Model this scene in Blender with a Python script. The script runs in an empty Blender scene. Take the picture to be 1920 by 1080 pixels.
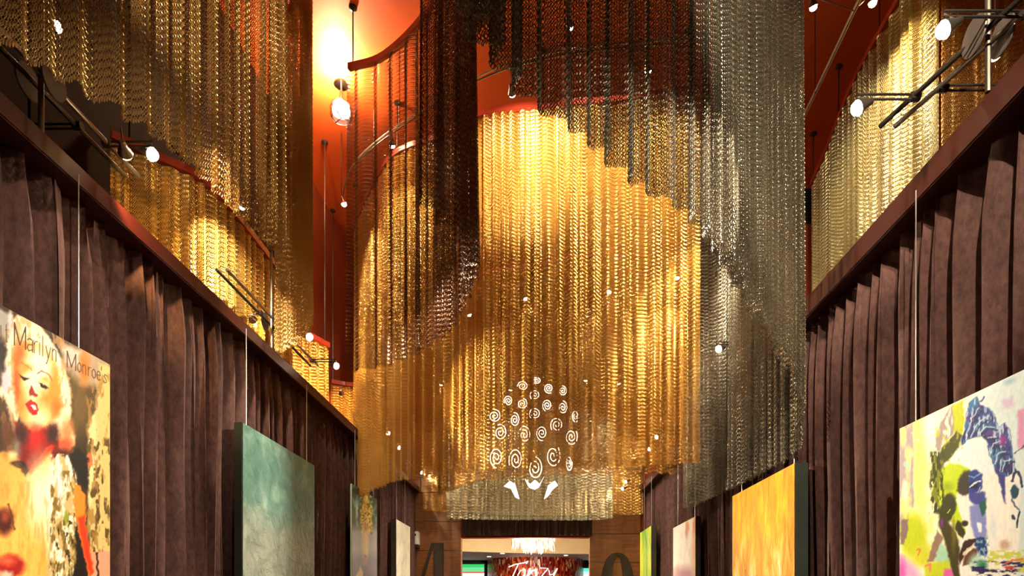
import bpy, bmesh, math, random
import numpy as np
from mathutils import Vector, Matrix, Quaternion, Euler

S = bpy.context.scene
COL = S.collection
R = random.Random(7)
EYE = 1.6
F_PX, VX, VY = 1200.0, 1010.0, 1125.0

# ------------------------------------------------------------------ camera / world / exposure
cam = bpy.data.cameras.new('camera')
camo = bpy.data.objects.new('camera', cam)
COL.objects.link(camo)
camo.location = (0, 0, EYE)
camo.rotation_euler = (math.pi / 2, 0, 0)
cam.sensor_width = 36
cam.lens = 36 * F_PX / 1920
cam.shift_x = -50 / 1920
cam.shift_y = 585 / 1920
cam.clip_start = 0.02
S.camera = camo

w = bpy.data.worlds.new('world')
S.world = w
w.use_nodes = True
w.node_tree.nodes['Background'].inputs[0].default_value = (1.0, 0.6, 0.35, 1)
w.node_tree.nodes['Background'].inputs[1].default_value = 0.02

S.view_settings.view_transform = 'Standard'
S.view_settings.look = 'None'
S.view_settings.gamma = 1.0
S.view_settings.use_curve_mapping = False
S.view_settings.exposure = 0.0
S.cycles.sample_clamp_indirect = 6.0
S.cycles.max_bounces = 8


def P(px, py, z):
    """point of the place seen at photo pixel (px, py) at distance z"""
    return Vector(((px - VX) / F_PX * z, z, EYE + (VY - py) / F_PX * z))


# ------------------------------------------------------------------ materials
def lin(c):
    return tuple((v / 12.92 if v <= 0.04045 else ((v + 0.055) / 1.055) ** 2.4) for v in c)


MATS = {}


class NT:
    def __init__(self, name):
        self.m = bpy.data.materials.new(name)
        self.m.use_nodes = True
        self.t = self.m.node_tree
        self.b = self.t.nodes['Principled BSDF']

    def n(self, typ, **kw):
        nd = self.t.nodes.new(typ)
        for k, v in kw.items():
            if k.startswith('i_'):
                key = k[2:]
                nd.inputs[int(key) if key.isdigit() else key.replace('_', ' ')].default_value = v
            else:
                setattr(nd, k, v)
        return nd

    def l(self, a, b):
        self.t.links.new(a, b)

    def noise(self, scale, detail=4, stretch=(1, 1, 1), rough=0.5, dist=0.0):
        tc = self.n('ShaderNodeTexCoord')
        mp = self.n('ShaderNodeMapping')
        mp.inputs['Scale'].default_value = stretch
        self.l(tc.outputs['Object'], mp.inputs['Vector'])
        nz = self.n('ShaderNodeTexNoise')
        nz.inputs['Scale'].default_value = scale
        nz.inputs['Detail'].default_value = detail
        nz.inputs['Roughness'].default_value = rough
        nz.inputs['Distortion'].default_value = dist
        self.l(mp.outputs[0], nz.inputs['Vector'])
        return nz

    def ramp(self, src, stops):
        r = self.n('ShaderNodeValToRGB')
        e = r.color_ramp.elements
        while len(e) < len(stops):
            e.new(0.5)
        for i, (p, c) in enumerate(stops):
            e[i].position = p
            e[i].color = (*c, 1)
        self.l(src, r.inputs[0])
        return r

    def bump(self, src, strength=0.3, dist=0.01):
        b = self.n('ShaderNodeBump')
        b.inputs['Strength'].default_value = strength
        b.inputs['Distance'].default_value = dist
        self.l(src, b.inputs['Height'])
        self.l(b.outputs[0], self.b.inputs['Normal'])
        return b


def mat(name, c0, c1=None, rough=0.5, metal=0.0, scale=8, stretch=(1, 1, 1), bump=0.0, sheen=0.0,
        sheen_tint=(1, 1, 1), spec=0.5, coat=0.0, detail=4, bdist=0.005):
    t = NT(name)
    c1 = c1 or tuple(v * 0.75 for v in c0)
    nz = t.noise(scale, detail, stretch)
    rp = t.ramp(nz.outputs['Fac'], [(0.3, c1), (0.7, c0)])
    t.l(rp.outputs[0], t.b.inputs['Base Color'])
    t.b.inputs['Roughness'].default_value = rough
    t.b.inputs['Metallic'].default_value = metal
    t.b.inputs['Specular IOR Level'].default_value = spec
    t.b.inputs['Coat Weight'].default_value = coat
    if sheen:
        t.b.inputs['Sheen Weight'].default_value = sheen
        t.b.inputs['Sheen Roughness'].default_value = 0.35
        t.b.inputs['Sheen Tint'].default_value = (*sheen_tint, 1)
    if bump:
        t.bump(nz.outputs['Fac'], bump, bdist)
    MATS[name] = t.m
    return t.m


def glow(name, c, strength):
    t = NT(name)
    t.b.inputs['Base Color'].default_value = (*c, 1)
    t.b.inputs['Emission Color'].default_value = (*c, 1)
    t.b.inputs['Emission Strength'].default_value = strength
    MATS[name] = t.m
    return t.m


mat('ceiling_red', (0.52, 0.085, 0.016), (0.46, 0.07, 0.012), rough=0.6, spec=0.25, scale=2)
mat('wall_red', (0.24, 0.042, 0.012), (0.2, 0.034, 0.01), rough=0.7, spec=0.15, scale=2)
mat('wall_dark', (0.013, 0.004, 0.002), (0.009, 0.0028, 0.0014), rough=0.8, spec=0.03, scale=3, stretch=(1, 1, 0.3))
mat('floor_stone', (0.16, 0.09, 0.05), (0.1, 0.06, 0.035), rough=0.35, scale=4)
mat('chain_gold', (0.86, 0.53, 0.13), (0.76, 0.45, 0.095), rough=0.36, metal=0.9, scale=5)
mat('chain_antique', (0.66, 0.42, 0.14), (0.54, 0.33, 0.1), rough=0.36, metal=0.9, scale=5)
mat('chain_old_gold', (0.50, 0.27, 0.06), (0.42, 0.22, 0.045), rough=0.36, metal=0.9, scale=5)
mat('chain_bronze', (0.20, 0.085, 0.034), (0.15, 0.062, 0.025), rough=0.35, metal=0.9, scale=5)
mat('chain_gunmetal', (0.29, 0.26, 0.19), (0.23, 0.2, 0.145), rough=0.33, metal=0.9, scale=5)
mat('chain_silver', (0.45, 0.39, 0.26), (0.36, 0.31, 0.2), rough=0.35, metal=0.9, scale=5)
mat('chain_champagne', (0.74, 0.66, 0.36), (0.64, 0.56, 0.28), rough=0.36, metal=0.88, scale=5)
mat('track_red', (0.30, 0.03, 0.012), (0.22, 0.022, 0.01), rough=0.35, scale=8)
mat('rail_wood', (0.06, 0.008, 0.004), (0.045, 0.006, 0.003), rough=0.45, spec=0.3, scale=10, stretch=(1, 0.1, 1))
mat('rod_metal', (0.34, 0.30, 0.25), (0.28, 0.24, 0.2), rough=0.3, metal=0.95)
mat('rod_dark', (0.05, 0.04, 0.035), (0.035, 0.03, 0.025), rough=0.35, metal=0.7)
mat('disc_metal', (0.12, 0.1, 0.09), (0.1, 0.08, 0.07), rough=0.5, metal=0.6)
mat('wire_steel', (0.75, 0.72, 0.68), (0.7, 0.66, 0.6), rough=0.3, metal=0.7)
mat('wood_plank', (0.26, 0.10, 0.032), (0.16, 0.06, 0.019), rough=0.3, scale=9, stretch=(0.35, 1, 6), bump=0.05)
mat('numeral_dark', (0.035, 0.02, 0.012), rough=0.4)
mat('cream_paint', (0.82, 0.66, 0.42), (0.78, 0.61, 0.38), rough=0.6)
mat('grey_paint', (0.42, 0.38, 0.36), (0.38, 0.34, 0.32), rough=0.7)
mat('black_wall', (0.02, 0.018, 0.018), rough=0.5)
mat('white_plastic', (0.72, 0.7, 0.64), (0.66, 0.63, 0.56), rough=0.4)
mat('canvas_side', (0.05, 0.045, 0.03), (0.035, 0.03, 0.02), rough=0.6)
mat('canvas_green', (0.05, 0.07, 0.05), (0.035, 0.05, 0.035), rough=0.6)
mat('canvas_glass', (0.55, 0.62, 0.5), (0.45, 0.55, 0.42), rough=0.2)
mat('chrome', (0.8, 0.78, 0.74), (0.74, 0.7, 0.66), rough=0.15, metal=1.0)
glow('bulb_white', (1.0, 0.86, 0.62), 60)
glow('bulb_warm', (1.0, 0.62, 0.22), 40)
glow('spiral_glow', (1.0, 0.88, 0.66), 5)
glow('crystal_glow', (0.9, 0.9, 1.0), 2.2)  # sparkle of the crystal leaves put in as emission; they are no lamps
glow('chandelier_bulb', (1.0, 0.84, 0.55), 30)
glow('sign_glow', (1.0, 0.85, 0.85), 5)
glow('downlight', (1.0, 0.9, 0.75), 8)
t = NT('crystal')
t.b.inputs['Base Color'].default_value = (1, 0.97, 0.9, 1)
t.b.inputs['Transmission Weight'].default_value = 0.7
t.b.inputs['Roughness'].default_value = 0.08
t.l(t.ramp(t.noise(20).outputs['Fac'], [(0.3, (0.95, 0.9, 0.8)), (0.7, (1, 1, 1))]).outputs[0], t.b.inputs['Base Color'])
MATS['crystal'] = t.m
t = NT('lamp_glass')
t.b.inputs['Base Color'].default_value = (1, 0.98, 0.95, 1)
t.b.inputs['Transmission Weight'].default_value = 1.0
t.b.inputs['Roughness'].default_value = 0.05
t.b.inputs['IOR'].default_value = 1.3
MATS['lamp_glass'] = t.m


# velvet: short pile catches the light at its edges
def velvet(name, c0, c1, tint):
    t = NT(name)
    n1 = t.noise(38, 6, (1, 1, 0.5), 0.7)
    n2 = t.noise(2.2, 3, (1, 1, 0.6))
    rp = t.ramp(n1.outputs['Fac'], [(0.32, c1), (0.68, c0)])
    mx = t.n('ShaderNodeMixRGB', blend_type='MULTIPLY')
    mx.inputs[0].default_value = 0.5
    r2 = t.ramp(n2.outputs['Fac'], [(0.35, (0.5, 0.5, 0.5)), (0.65, (1.25, 1.2, 1.2))])
    t.l(rp.outputs[0], mx.inputs[1])
    t.l(r2.outputs[0], mx.inputs[2])
    t.l(mx.outputs[0], t.b.inputs['Base Color'])
    t.b.inputs['Roughness'].default_value = 0.75
    t.b.inputs['Specular IOR Level'].default_value = 0.2
    t.b.inputs['Sheen Weight'].default_value = 0.75
    t.b.inputs['Sheen Roughness'].default_value = 0.3
    t.b.inputs['Sheen Tint'].default_value = (*tint, 1)
    t.bump(n1.outputs['Fac'], 0.35, 0.006)
    MATS[name] = t.m


velvet('velvet', (0.125, 0.056, 0.046), (0.05, 0.022, 0.018), (0.70, 0.48, 0.41))
velvet('velvet_dark', (0.05, 0.022, 0.014), (0.03, 0.013, 0.009), (0.5, 0.32, 0.22))

# painted surfaces (one colour per point of the canvas)
t = NT('painted_canvas')
at = t.n('ShaderNodeAttribute', attribute_name='paint')
nz = t.noise(60, 5, (1, 1, 0.6))
rp = t.ramp(nz.outputs['Fac'], [(0.3, (0.86, 0.86, 0.86)), (0.7, (1, 1, 1))])
mx = t.n('ShaderNodeMixRGB', blend_type='MULTIPLY')
mx.inputs[0].default_value = 1
t.l(at.outputs['Color'], mx.inputs[1])
t.l(rp.outputs[0], mx.inputs[2])
t.l(mx.outputs[0], t.b.inputs['Base Color'])
t.b.inputs['Roughness'].default_value = 0.5
t.b.inputs['Specular IOR Level'].default_value = 0.1
MATS['painted_canvas'] = t.m


def abstract(name, stops, low_stops, mid, soft, scale, stretch, bump, rough=0.35, bdist=0.06):
    """two palettes, the second below height mid (object z), with impasto relief"""
    t = NT(name)
    n1 = t.noise(scale, 8, stretch, 0.6, 0.6)
    a = t.ramp(n1.outputs['Fac'], stops)
    b = t.ramp(n1.outputs['Fac'], low_stops)
    tc = t.n('ShaderNodeTexCoord')
    sp = t.n('ShaderNodeSeparateXYZ')
    t.l(tc.outputs['Object'], sp.inputs[0])
    n2 = t.noise(5, 6, (1, 2.5, 0.4), 0.6)
    ad = t.n('ShaderNodeMath', operation='MULTIPLY_ADD')
    ad.inputs[1].default_value = soft * 1.6
    t.l(n2.outputs['Fac'], ad.inputs[0])
    t.l(sp.outputs['Z'], ad.inputs[2])
    mr = t.n('ShaderNodeMapRange')
    mr.inputs['From Min'].default_value = mid - soft + soft * 0.8
    mr.inputs['From Max'].default_value = mid + soft + soft * 0.8
    t.l(ad.outputs[0], mr.inputs['Value'])
    mx = t.n('ShaderNodeMixRGB')
    t.l(mr.outputs[0], mx.inputs[0])
    t.l(b.outputs[0], mx.inputs[1])
    t.l(a.outputs[0], mx.inputs[2])
    t.l(mx.outputs[0], t.b.inputs['Base Color'])
    t.b.inputs['Roughness'].default_value = rough
    t.b.inputs['Specular IOR Level'].default_value = 0.2
    n3 = t.noise(scale * 2.2, 8, stretch, 0.6, 1.5)
    t.bump(n3.outputs['Fac'], bump, bdist)
    MATS[name] = t.m


abstract('paint_teal', [(0.25, (0.05, 0.15, 0.125)), (0.5, (0.11, 0.25, 0.21)), (0.75, (0.32, 0.47, 0.40))],
         [(0.25, (0.10, 0.15, 0.12)), (0.5, (0.24, 0.29, 0.24)), (0.75, (0.42, 0.44, 0.37))], 0.42, 0.12, 3.5, (1, 1, 1), 0.75)
abstract('paint_yellow', [(0.25, (0.40, 0.14, 0.002)), (0.5, (0.62, 0.29, 0.003)), (0.75, (0.78, 0.48, 0.006))],
         [(0.3, (0.30, 0.11, 0.004)), (0.5, (0.58, 0.26, 0.008)), (0.64, (0.7, 0.45, 0.12)), (0.75, (0.8, 0.74, 0.72))], 0.36, 0.16, 4,
         (1, 2.2, 0.8), 0.6)
abstract('paint_white', [(0.3, (0.5, 0.47, 0.36)), (0.5, (0.72, 0.69, 0.56)), (0.75, (0.85, 0.82, 0.7))],
         [(0.3, (0.36, 0.32, 0.22)), (0.5, (0.62, 0.58, 0.45)), (0.75, (0.8, 0.76, 0.62))], -0.3, 0.2, 4, (1, 1, 1), 0.4)
abstract('paint_green', [(0.3, (0.10, 0.32, 0.03)), (0.45, (0.30, 0.55, 0.06)), (0.6, (0.75, 0.75, 0.06)), (0.75, (0.45, 0.7, 0.15))],
         [(0.3, (0.05, 0.3, 0.08)), (0.5, (0.2, 0.55, 0.2)), (0.75, (0.5, 0.75, 0.35))], -0.3, 0.2, 3, (1, 1, 0.6), 0.3)


# ------------------------------------------------------------------ mesh helpers
class MB:
    def __init__(self):
        self.v, self.f = [], []

    def add(self, vs, fs):
        o = len(self.v)
        self.v += [tuple(p) for p in vs]
        self.f += [tuple(i + o for i in q) for q in fs]
        return self

    def box(self, a, b):
        x0, y0, z0 = a
        x1, y1, z1 = b
        return self.add([(x0, y0, z0), (x1, y0, z0), (x1, y1, z0), (x0, y1, z0), (x0, y0, z1), (x1, y0, z1), (x1, y1, z1), (x0, y1, z1)],
                        [(0, 3, 2, 1), (4, 5, 6, 7), (0, 1, 5, 4), (1, 2, 6, 5), (2, 3, 7, 6), (3, 0, 4, 7)])

    def bbox(self, a, b, e):
        """box with chamfered edges along its long side (simple 8 corner bevel)"""
        bm = bmesh.new()
        bmesh.ops.create_cube(bm, size=1)
        c = [(a[i] + b[i]) / 2 for i in range(3)]
        s = [abs(b[i] - a[i]) for i in range(3)]
        for v in bm.verts:
            v.co = Vector([c[i] + v.co[i] * s[i] for i in range(3)])
        bmesh.ops.bevel(bm, geom=bm.edges[:], offset=e, segments=2, affect='EDGES')
        bm.verts.index_update()
        self.add([v.co[:] for v in bm.verts], [[v.index for v in f.verts] for f in bm.faces])
        bm.free()
        return self

    def tube(self, pts, r, n=8, closed=False, cap=True):
        pts = [Vector(p) for p in pts]
        rs = r if isinstance(r, (list, tuple)) else [r] * len(pts)
        N = len(pts)
        up = None
        rings = []
        for i, p in enumerate(pts):
            if closed:
                d = pts[(i + 1) % N] - pts[i - 1]
            else:
                d = pts[min(i + 1, N - 1)] - pts[max(i - 1, 0)]
            d.normalize()
            if up is None:
                up = Vector((0, 0, 1)) if abs(d.z) < 0.9 else Vector((1, 0, 0))
            u = (up - d * up.dot(d))
            if u.length < 1e-6:
                u = d.orthogonal()
            u.normalize()
            up = u
            s = d.cross(u)
            rings.append([p + u * math.cos(2 * math.pi * k / n) * rs[i] + s * math.sin(2 * math.pi * k / n) * rs[i] for k in range(n)])
        vs = [q for rg in rings for q in rg]
        fs = []
        for i in range(N if closed else N - 1):
            j = (i + 1) % N
            for k in range(n):
                fs.append((i * n + k, i * n + (k + 1) % n, j * n + (k + 1) % n, j * n + k))
        if cap and not closed:
            fs.append(tuple(range(n))[::-1])
            fs.append(tuple((N - 1) * n + k for k in range(n)))
        return self.add(vs, fs)

    def sweep(self, pts, w, h):
        """rectangular bar swept along a horizontal path (centre line)"""
        N = len(pts)
        vs, fs = [], []
        for i, p in enumerate(pts):
            d = Vector(pts[min(i + 1, N - 1)]) - Vector(pts[max(i - 1, 0)])
            d.z = 0
            d.normalize()
            s = Vector((-d.y, d.x, 0)) * (w / 2)
            p = Vector(p)
            z = Vector((0, 0, h / 2))
            vs += [p - s - z, p + s - z, p + s + z, p - s + z]
        for i in range(N - 1):
            for k in range(4):
                fs.append((i * 4 + k, i * 4 + (k + 1) % 4, i * 4 + 4 + (k + 1) % 4, i * 4 + 4 + k))
        fs += [(3, 2, 1, 0), tuple((N - 1) * 4 + k for k in range(4))]
        return self.add(vs, fs)

    def lathe(self, prof, origin, axis, n=14):
        """profile [(radius, distance along axis)]"""
        axis = Vector(axis).normalized()
        u = axis.orthogonal().normalized()
        s = axis.cross(u)
        o = Vector(origin)
        vs, fs = [], []
        for r, d in prof:
            for k in range(n):
                a = 2 * math.pi * k / n
                vs.append(o + axis * d + (u * math.cos(a) + s * math.sin(a)) * r)
        for i in range(len(prof) - 1):
            for k in range(n):
                fs.append((i * n + k, i * n + (k + 1) % n, (i + 1) * n + (k + 1) % n, (i + 1) * n + k))
        fs.append(tuple(range(n))[::-1])
        fs.append(tuple((len(prof) - 1) * n + k for k in range(n)))
        return self.add(vs, fs)

    def prism(self, poly, y0, y1):
        """polygon in x,z extruded between y0 and y1"""
        n = len(poly)
        vs = [(x, y0, z) for x, z in poly] + [(x, y1, z) for x, z in poly]
        fs = [tuple(range(n)), tuple(range(2 * n - 1, n - 1, -1))]
        for i in range(n):
            j = (i + 1) % n
            fs.append((i, i + n, j + n, j))
        return self.add(vs, fs)

    def build(self, name, m, parent=None, smooth=False, origin=None):
        me = bpy.data.meshes.new(name)
        vs = self.v
        o = Vector((0, 0, 0))
        if parent is not None:
            o = WORLD[parent.name]
        elif origin is not None:
            o = Vector(origin)
        vs = [(v[0] - o.x, v[1] - o.y, v[2] - o.z) for v in vs]
        me.from_pydata(vs, [], self.f)
        me.validate()
        bm = bmesh.new()
        bm.from_mesh(me)
        bmesh.ops.recalc_face_normals(bm, faces=bm.faces[:])
        bm.to_mesh(me)
        bm.free()
        if smooth:
            me.polygons.foreach_set('use_smooth', [True] * len(me.polygons))
            try:
                me.set_sharp_from_angle(angle=math.radians(40))
            except Exception:
                pass
        me.materials.append(MATS[m] if isinstance(m, str) else m)
        ob = bpy.data.objects.new(name, me)
        COL.objects.link(ob)
        if parent is not None:
            ob.parent = parent
        else:
            ob.location = o
        WORLD[ob.name] = o
        return ob


WORLD = {}          # object name -> world origin (nothing is rotated above its own mesh)


def tag(o, label=None, cat=None, group=None, kind=None):
    if label:
        o['label'] = label
    if cat:
        o['category'] = cat
    if group:
        o['group'] = group
    if kind:
        o['kind'] = kind
    return o


def thing(name, loc, label, cat, group=None):
    o = bpy.data.objects.new(name, None)
    COL.objects.link(o)
    o.location = loc
    o.empty_display_size = 0.1
    WORLD[o.name] = Vector(loc)
    return tag(o, label, cat, group)


def struct(mb, name, m, smooth=False, parent=None):
    o = mb.build(name, m, parent, smooth)
    if parent is None:
        o['kind'] = 'structure'
    return o


# ------------------------------------------------------------------ the room
HC = EYE + 5.0          # ceiling
XL, XR = -2.69, 4.0     # outer walls
YB, YE = -2.5, 11.3     # behind the camera, end wall
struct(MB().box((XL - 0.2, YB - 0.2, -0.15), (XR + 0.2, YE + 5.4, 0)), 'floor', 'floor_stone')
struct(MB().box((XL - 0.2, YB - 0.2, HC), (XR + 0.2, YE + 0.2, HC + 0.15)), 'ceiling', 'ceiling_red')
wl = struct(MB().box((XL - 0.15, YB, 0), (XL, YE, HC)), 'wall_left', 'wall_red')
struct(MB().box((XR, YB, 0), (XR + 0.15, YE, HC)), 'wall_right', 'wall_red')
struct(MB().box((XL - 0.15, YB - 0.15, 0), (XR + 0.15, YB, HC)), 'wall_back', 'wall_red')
# dark panels on the left wall; farther and top ones added to darken the curtain's background
yy = 0.9
for k in range(7):
    y2 = yy + 0.82
    for z0, z1 in ((2.6, 3.72), (3.73, 4.9), (4.912, 6.58)):
        MB().bbox((XL, yy, z0), (XL + 0.02, y2 - 0.012, z1), 0.004).build('panel', 'wall_dark', wl)
    yy = y2
# end wall: two wooden piers and the wall above the opening
OX0, OX1, OH = -1.37, 0.90, EYE + 1.10
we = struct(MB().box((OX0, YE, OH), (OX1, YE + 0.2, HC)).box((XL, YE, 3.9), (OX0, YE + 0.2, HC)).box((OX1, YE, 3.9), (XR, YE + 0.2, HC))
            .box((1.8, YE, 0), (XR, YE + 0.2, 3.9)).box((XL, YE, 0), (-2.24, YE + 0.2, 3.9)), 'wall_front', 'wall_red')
for x0, x1, off in ((-2.24, OX0, 0.876), (OX1, 1.80, 0.66)):
    z = EYE + off - 0.51 * 5
    while z < 3.9:
        MB().bbox((x0, YE - 0.02, max(z, 0)), (x1, YE + 0.2, min(z + 0.502, 3.9)), 0.004).build('plank', 'wood_plank', we)
        z += 0.51
# bulkhead on the right, with its vent
wb = struct(MB().box((2.55, 7.7, 3.2), (XR, 7.9, HC)), 'wall_right_bulkhead', 'wall_red')
vent = thing('air_vent', (3.4, 7.69, EYE + 4.5), 'dark louvred air vent high on the red wall between silver and champagne curtains', 'vent')
z0, z1 = EYE + 4.53, EYE + 4.93
fr = MB()
for a, b in (((3.05, z0), (3.85, z0 + 0.03)), ((3.05, z1 - 0.03), (3.85, z1)), ((3.05, z0), (3.08, z1)), ((3.82, z0), (3.85, z1))):
    fr.box((a[0], 7.665, a[1]), (b[0], 7.7, b[1]))
fr.build('frame', 'rod_dark', vent)
MB().box((3.08, 7.69, z0 + 0.03), (3.82, 7.7, z1 - 0.03)).build('backing', 'black_wall', vent)
for k in range(11):
    zz = z0 + 0.045 + k * 0.03
    MB().add([(3.08, 7.668, zz), (3.82, 7.668, zz), (3.82, 7.69, zz + 0.018), (3.08, 7.69, zz + 0.018),
              (3.08, 7.668, zz + .003), (3.82, 7.668, zz + .003), (3.82, 7.69, zz + 0.021), (3.08, 7.69, zz + 0.021)],
             [(0, 1, 2, 3), (7, 6, 5, 4), (0, 4, 5, 1), (2, 6, 7, 3), (0, 3, 7, 4), (1, 5, 6, 2)]).build('slat', 'rod_dark', vent)

# ------------------------------------------------------------------ rails over the velvet drapes
XDL, XDR = -2.1, 1.77
RL0, RL1 = EYE + 1.895, EYE + 1.99
RR0, RR1 = EYE + 1.87, EYE + 2.0
rail_l = thing('curtain_rail', (XDL, 6, RL0), 'dark red wooden rail carrying the velvet drapes of the left wall', 'curtain rail', 'wooden drape rails')
rl = MB().bbox((XDL - 0.26, 0.6, RL0), (XDL, 11.25, RL1), 0.006).build('beam', 'rail_wood', rail_l)
rail_r = thing('curtain_rail', (XDR, 6, RR0), 'dark red wooden rail carrying the velvet drapes of the right wall', 'curtain rail', 'wooden drape rails')
MB().bbox((XDR, 0.6, RR0), (XDR + 0.26, 11.25, RR1), 0.006).build('beam', 'rail_wood', rail_r)
for root, x in ((rail_l, XDL - 0.34), (rail_r, XDR + 0.34)):
    for y in (0.7, 3.8, 7.6, 11.2):
        MB().box((x - 0.03, y - 0.03, 0), (x + 0.03, y + 0.03, EYE + 1.98)).build('post', 'rail_wood', root)


def drape(name, x, side, y0, y1, ztop, label, seed, m='velvet', amp=0.062, wl=(0.09, 0.19), zbot=0.02, horizontal=False, xr=None, cat='curtain'):
    """pleated cloth hanging in a plane; side = +1 when the room is on the +x side"""
    r = random.Random(seed)
    folds = []
    y = y0
    while y < y1:
        wdt = r.uniform(*wl)
        folds.append((y, wdt, r.uniform(0.55, 1.2), r.uniform(-1, 1), r.uniform(-0.25, 0.25)))
        y += wdt
    NZ = 26
    us = [0.0, 0.006, 0.015, 0.03, 0.05, 0.08, 0.12, 0.17] + [0.17 + (k + 1) * 0.83 / (NZ - 8) for k in range(NZ - 8)]
    NP = 12
    cols = []
    for (fy, fw, fa, fs, sk) in folds:
        for k in range(NP):
            cols.append((fy, fw, fa, fs, sk, k / NP))
    vs, fs_ = [], []
    for u in us:
        z = ztop + (zbot - ztop) * u
        for (fy, fw, fa, fsft, sk, t) in cols:
            g = min(1.0, 0.55 + u * 5.0)                       # gathered at the heading
            ph = t + 0.10 * math.sin(2 * math.pi * t) + sk * math.sin(math.pi * t) * math.sin(u * 5 + fsft * 3) * 0.45
            a = amp * fa * g
            h = math.sin(2 * math.pi * ph)
            h = math.copysign(abs(h) ** 0.72, h)
            dx = (a * h if h > 0 else 1.7 * a * h) + 0.008 * math.sin(13 * t + 9 * u + fsft * 5)
            # pinch creases just under the heading
            dx += (1 - g) * 0.022 * math.sin(6 * math.pi * t + fsft * 4)
            dy = fw * (t + 0.16 * math.sin(4 * math.pi * t) * g * fa) + 0.012 * fsft * math.sin(u * 2.4)
            if horizontal:
                vs.append((fy + dy, x - dx, z))
            else:
                vs.append((x + side * dx, fy + dy, z))
    nc = len(cols)
    for j in range(len(us) - 1):
        for i in range(nc - 1):
            fs_.append((j * nc + i, j * nc + i + 1, (j + 1) * nc + i + 1, (j + 1) * nc + i))
    mb = MB().add(vs, fs_)
    o = mb.build(name, m, None, True, origin=((y0 + y1) / 2, x, zbot) if horizontal else (x, (y0 + y1) / 2, zbot))
    tag(o, label, cat, 'brown velvet drapes')
    return o


drape('velvet_drape', XDL - 0.115, 1, 0.9, 11.2, RL0 - 0.001, 'long pleated brown velvet drape under the red rail, behind the left wall of paintings', 3)
drape('velvet_drape', XDR + 0.115, -1, 0.9, 11.2, RR0 - 0.001, 'long pleated brown velvet drape under the red rail, behind the right wall of paintings', 11)
drape('velvet_valance', YE - 0.09, 1, OX0 + 0.03, OX1 - 0.03, EYE + 2.2, 'short dark brown pleated valance across the top of the wood-framed opening', 5, 'velvet_dark', 0.03,
      (0.07, 0.13), EYE + 1.13, True)

# ------------------------------------------------------------------ chain curtains
HT = EYE + 4.5


def curtain_nodes():
    g = bpy.data.node_groups.new('hang_strands', 'GeometryNodeTree')
    g.interface.new_socket('Geometry', in_out='INPUT', socket_type='NodeSocketGeometry')
    g.interface.new_socket('Geometry', in_out='OUTPUT', socket_type='NodeSocketGeometry')
    gi, go = g.nodes.new('NodeGroupInput'), g.nodes.new('NodeGroupOutput')
    na = g.nodes.new('GeometryNodeInputNamedAttribute')
    na.data_type = 'BOOLEAN'
    na.inputs[0].default_value = 'is_top'
    sp = g.nodes.new('GeometryNodeSeparateGeometry')
    sp.domain = 'POINT'
    ip = g.nodes.new('GeometryNodeInstanceOnPoints')
    rt = g.nodes.new('GeometryNodeInputNamedAttribute')
    rt.data_type = 'FLOAT_VECTOR'
    rt.inputs[0].default_value = 'turn'
    er = g.nodes.new('FunctionNodeEulerToRotation')
    sc = g.nodes.new('GeometryNodeInputNamedAttribute')
    sc.data_type = 'FLOAT_VECTOR'
    sc.inputs[0].default_value = 'size'
    L = g.links.new
    L(gi.outputs[0], sp.inputs['Geometry'])
    L(na.outputs['Attribute'], sp.inputs['Selection'])
    L(sp.outputs['Selection'], ip.inputs['Points'])
    L(sp.outputs['Inverted'], ip.inputs['Instance'])
    L(rt.outputs['Attribute'], er.inputs[0])
    L(er.outputs[0], ip.inputs['Rotation'])
    L(sc.outputs['Attribute'], ip.inputs['Scale'])
    L(ip.outputs[0], go.inputs[0])
    return g


GN = curtain_nodes()


def catmull(pts, n=24):
    pts = [np.array(p, float) for p in pts]
    pts = [2 * pts[0] - pts[1]] + pts + [2 * pts[-1] - pts[-2]]
    out = []
    for i in range(1, len(pts) - 2):
        p0, p1, p2, p3 = pts[i - 1:i + 3]
        for k in range(n):
            t = k / n
            out.append(0.5 * ((2 * p1) + (-p0 + p2) * t + (2 * p0 - 5 * p1 + 4 * p2 - p3) * t * t + (-p0 + 3 * p1 - 3 * p2 + p3) * t ** 3))
    out.append(pts[-2])
    return np.array(out)


def resample(a, step):
    d = np.r_[0, np.cumsum(np.linalg.norm(np.diff(a[:, :2], axis=0), axis=1))]
    n = max(2, int(d[-1] / step))
    s = np.linspace(0, d[-1], n)
    return np.stack([np.interp(s, d, a[:, k]) for k in range(a.shape[1])], 1), s


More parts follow.
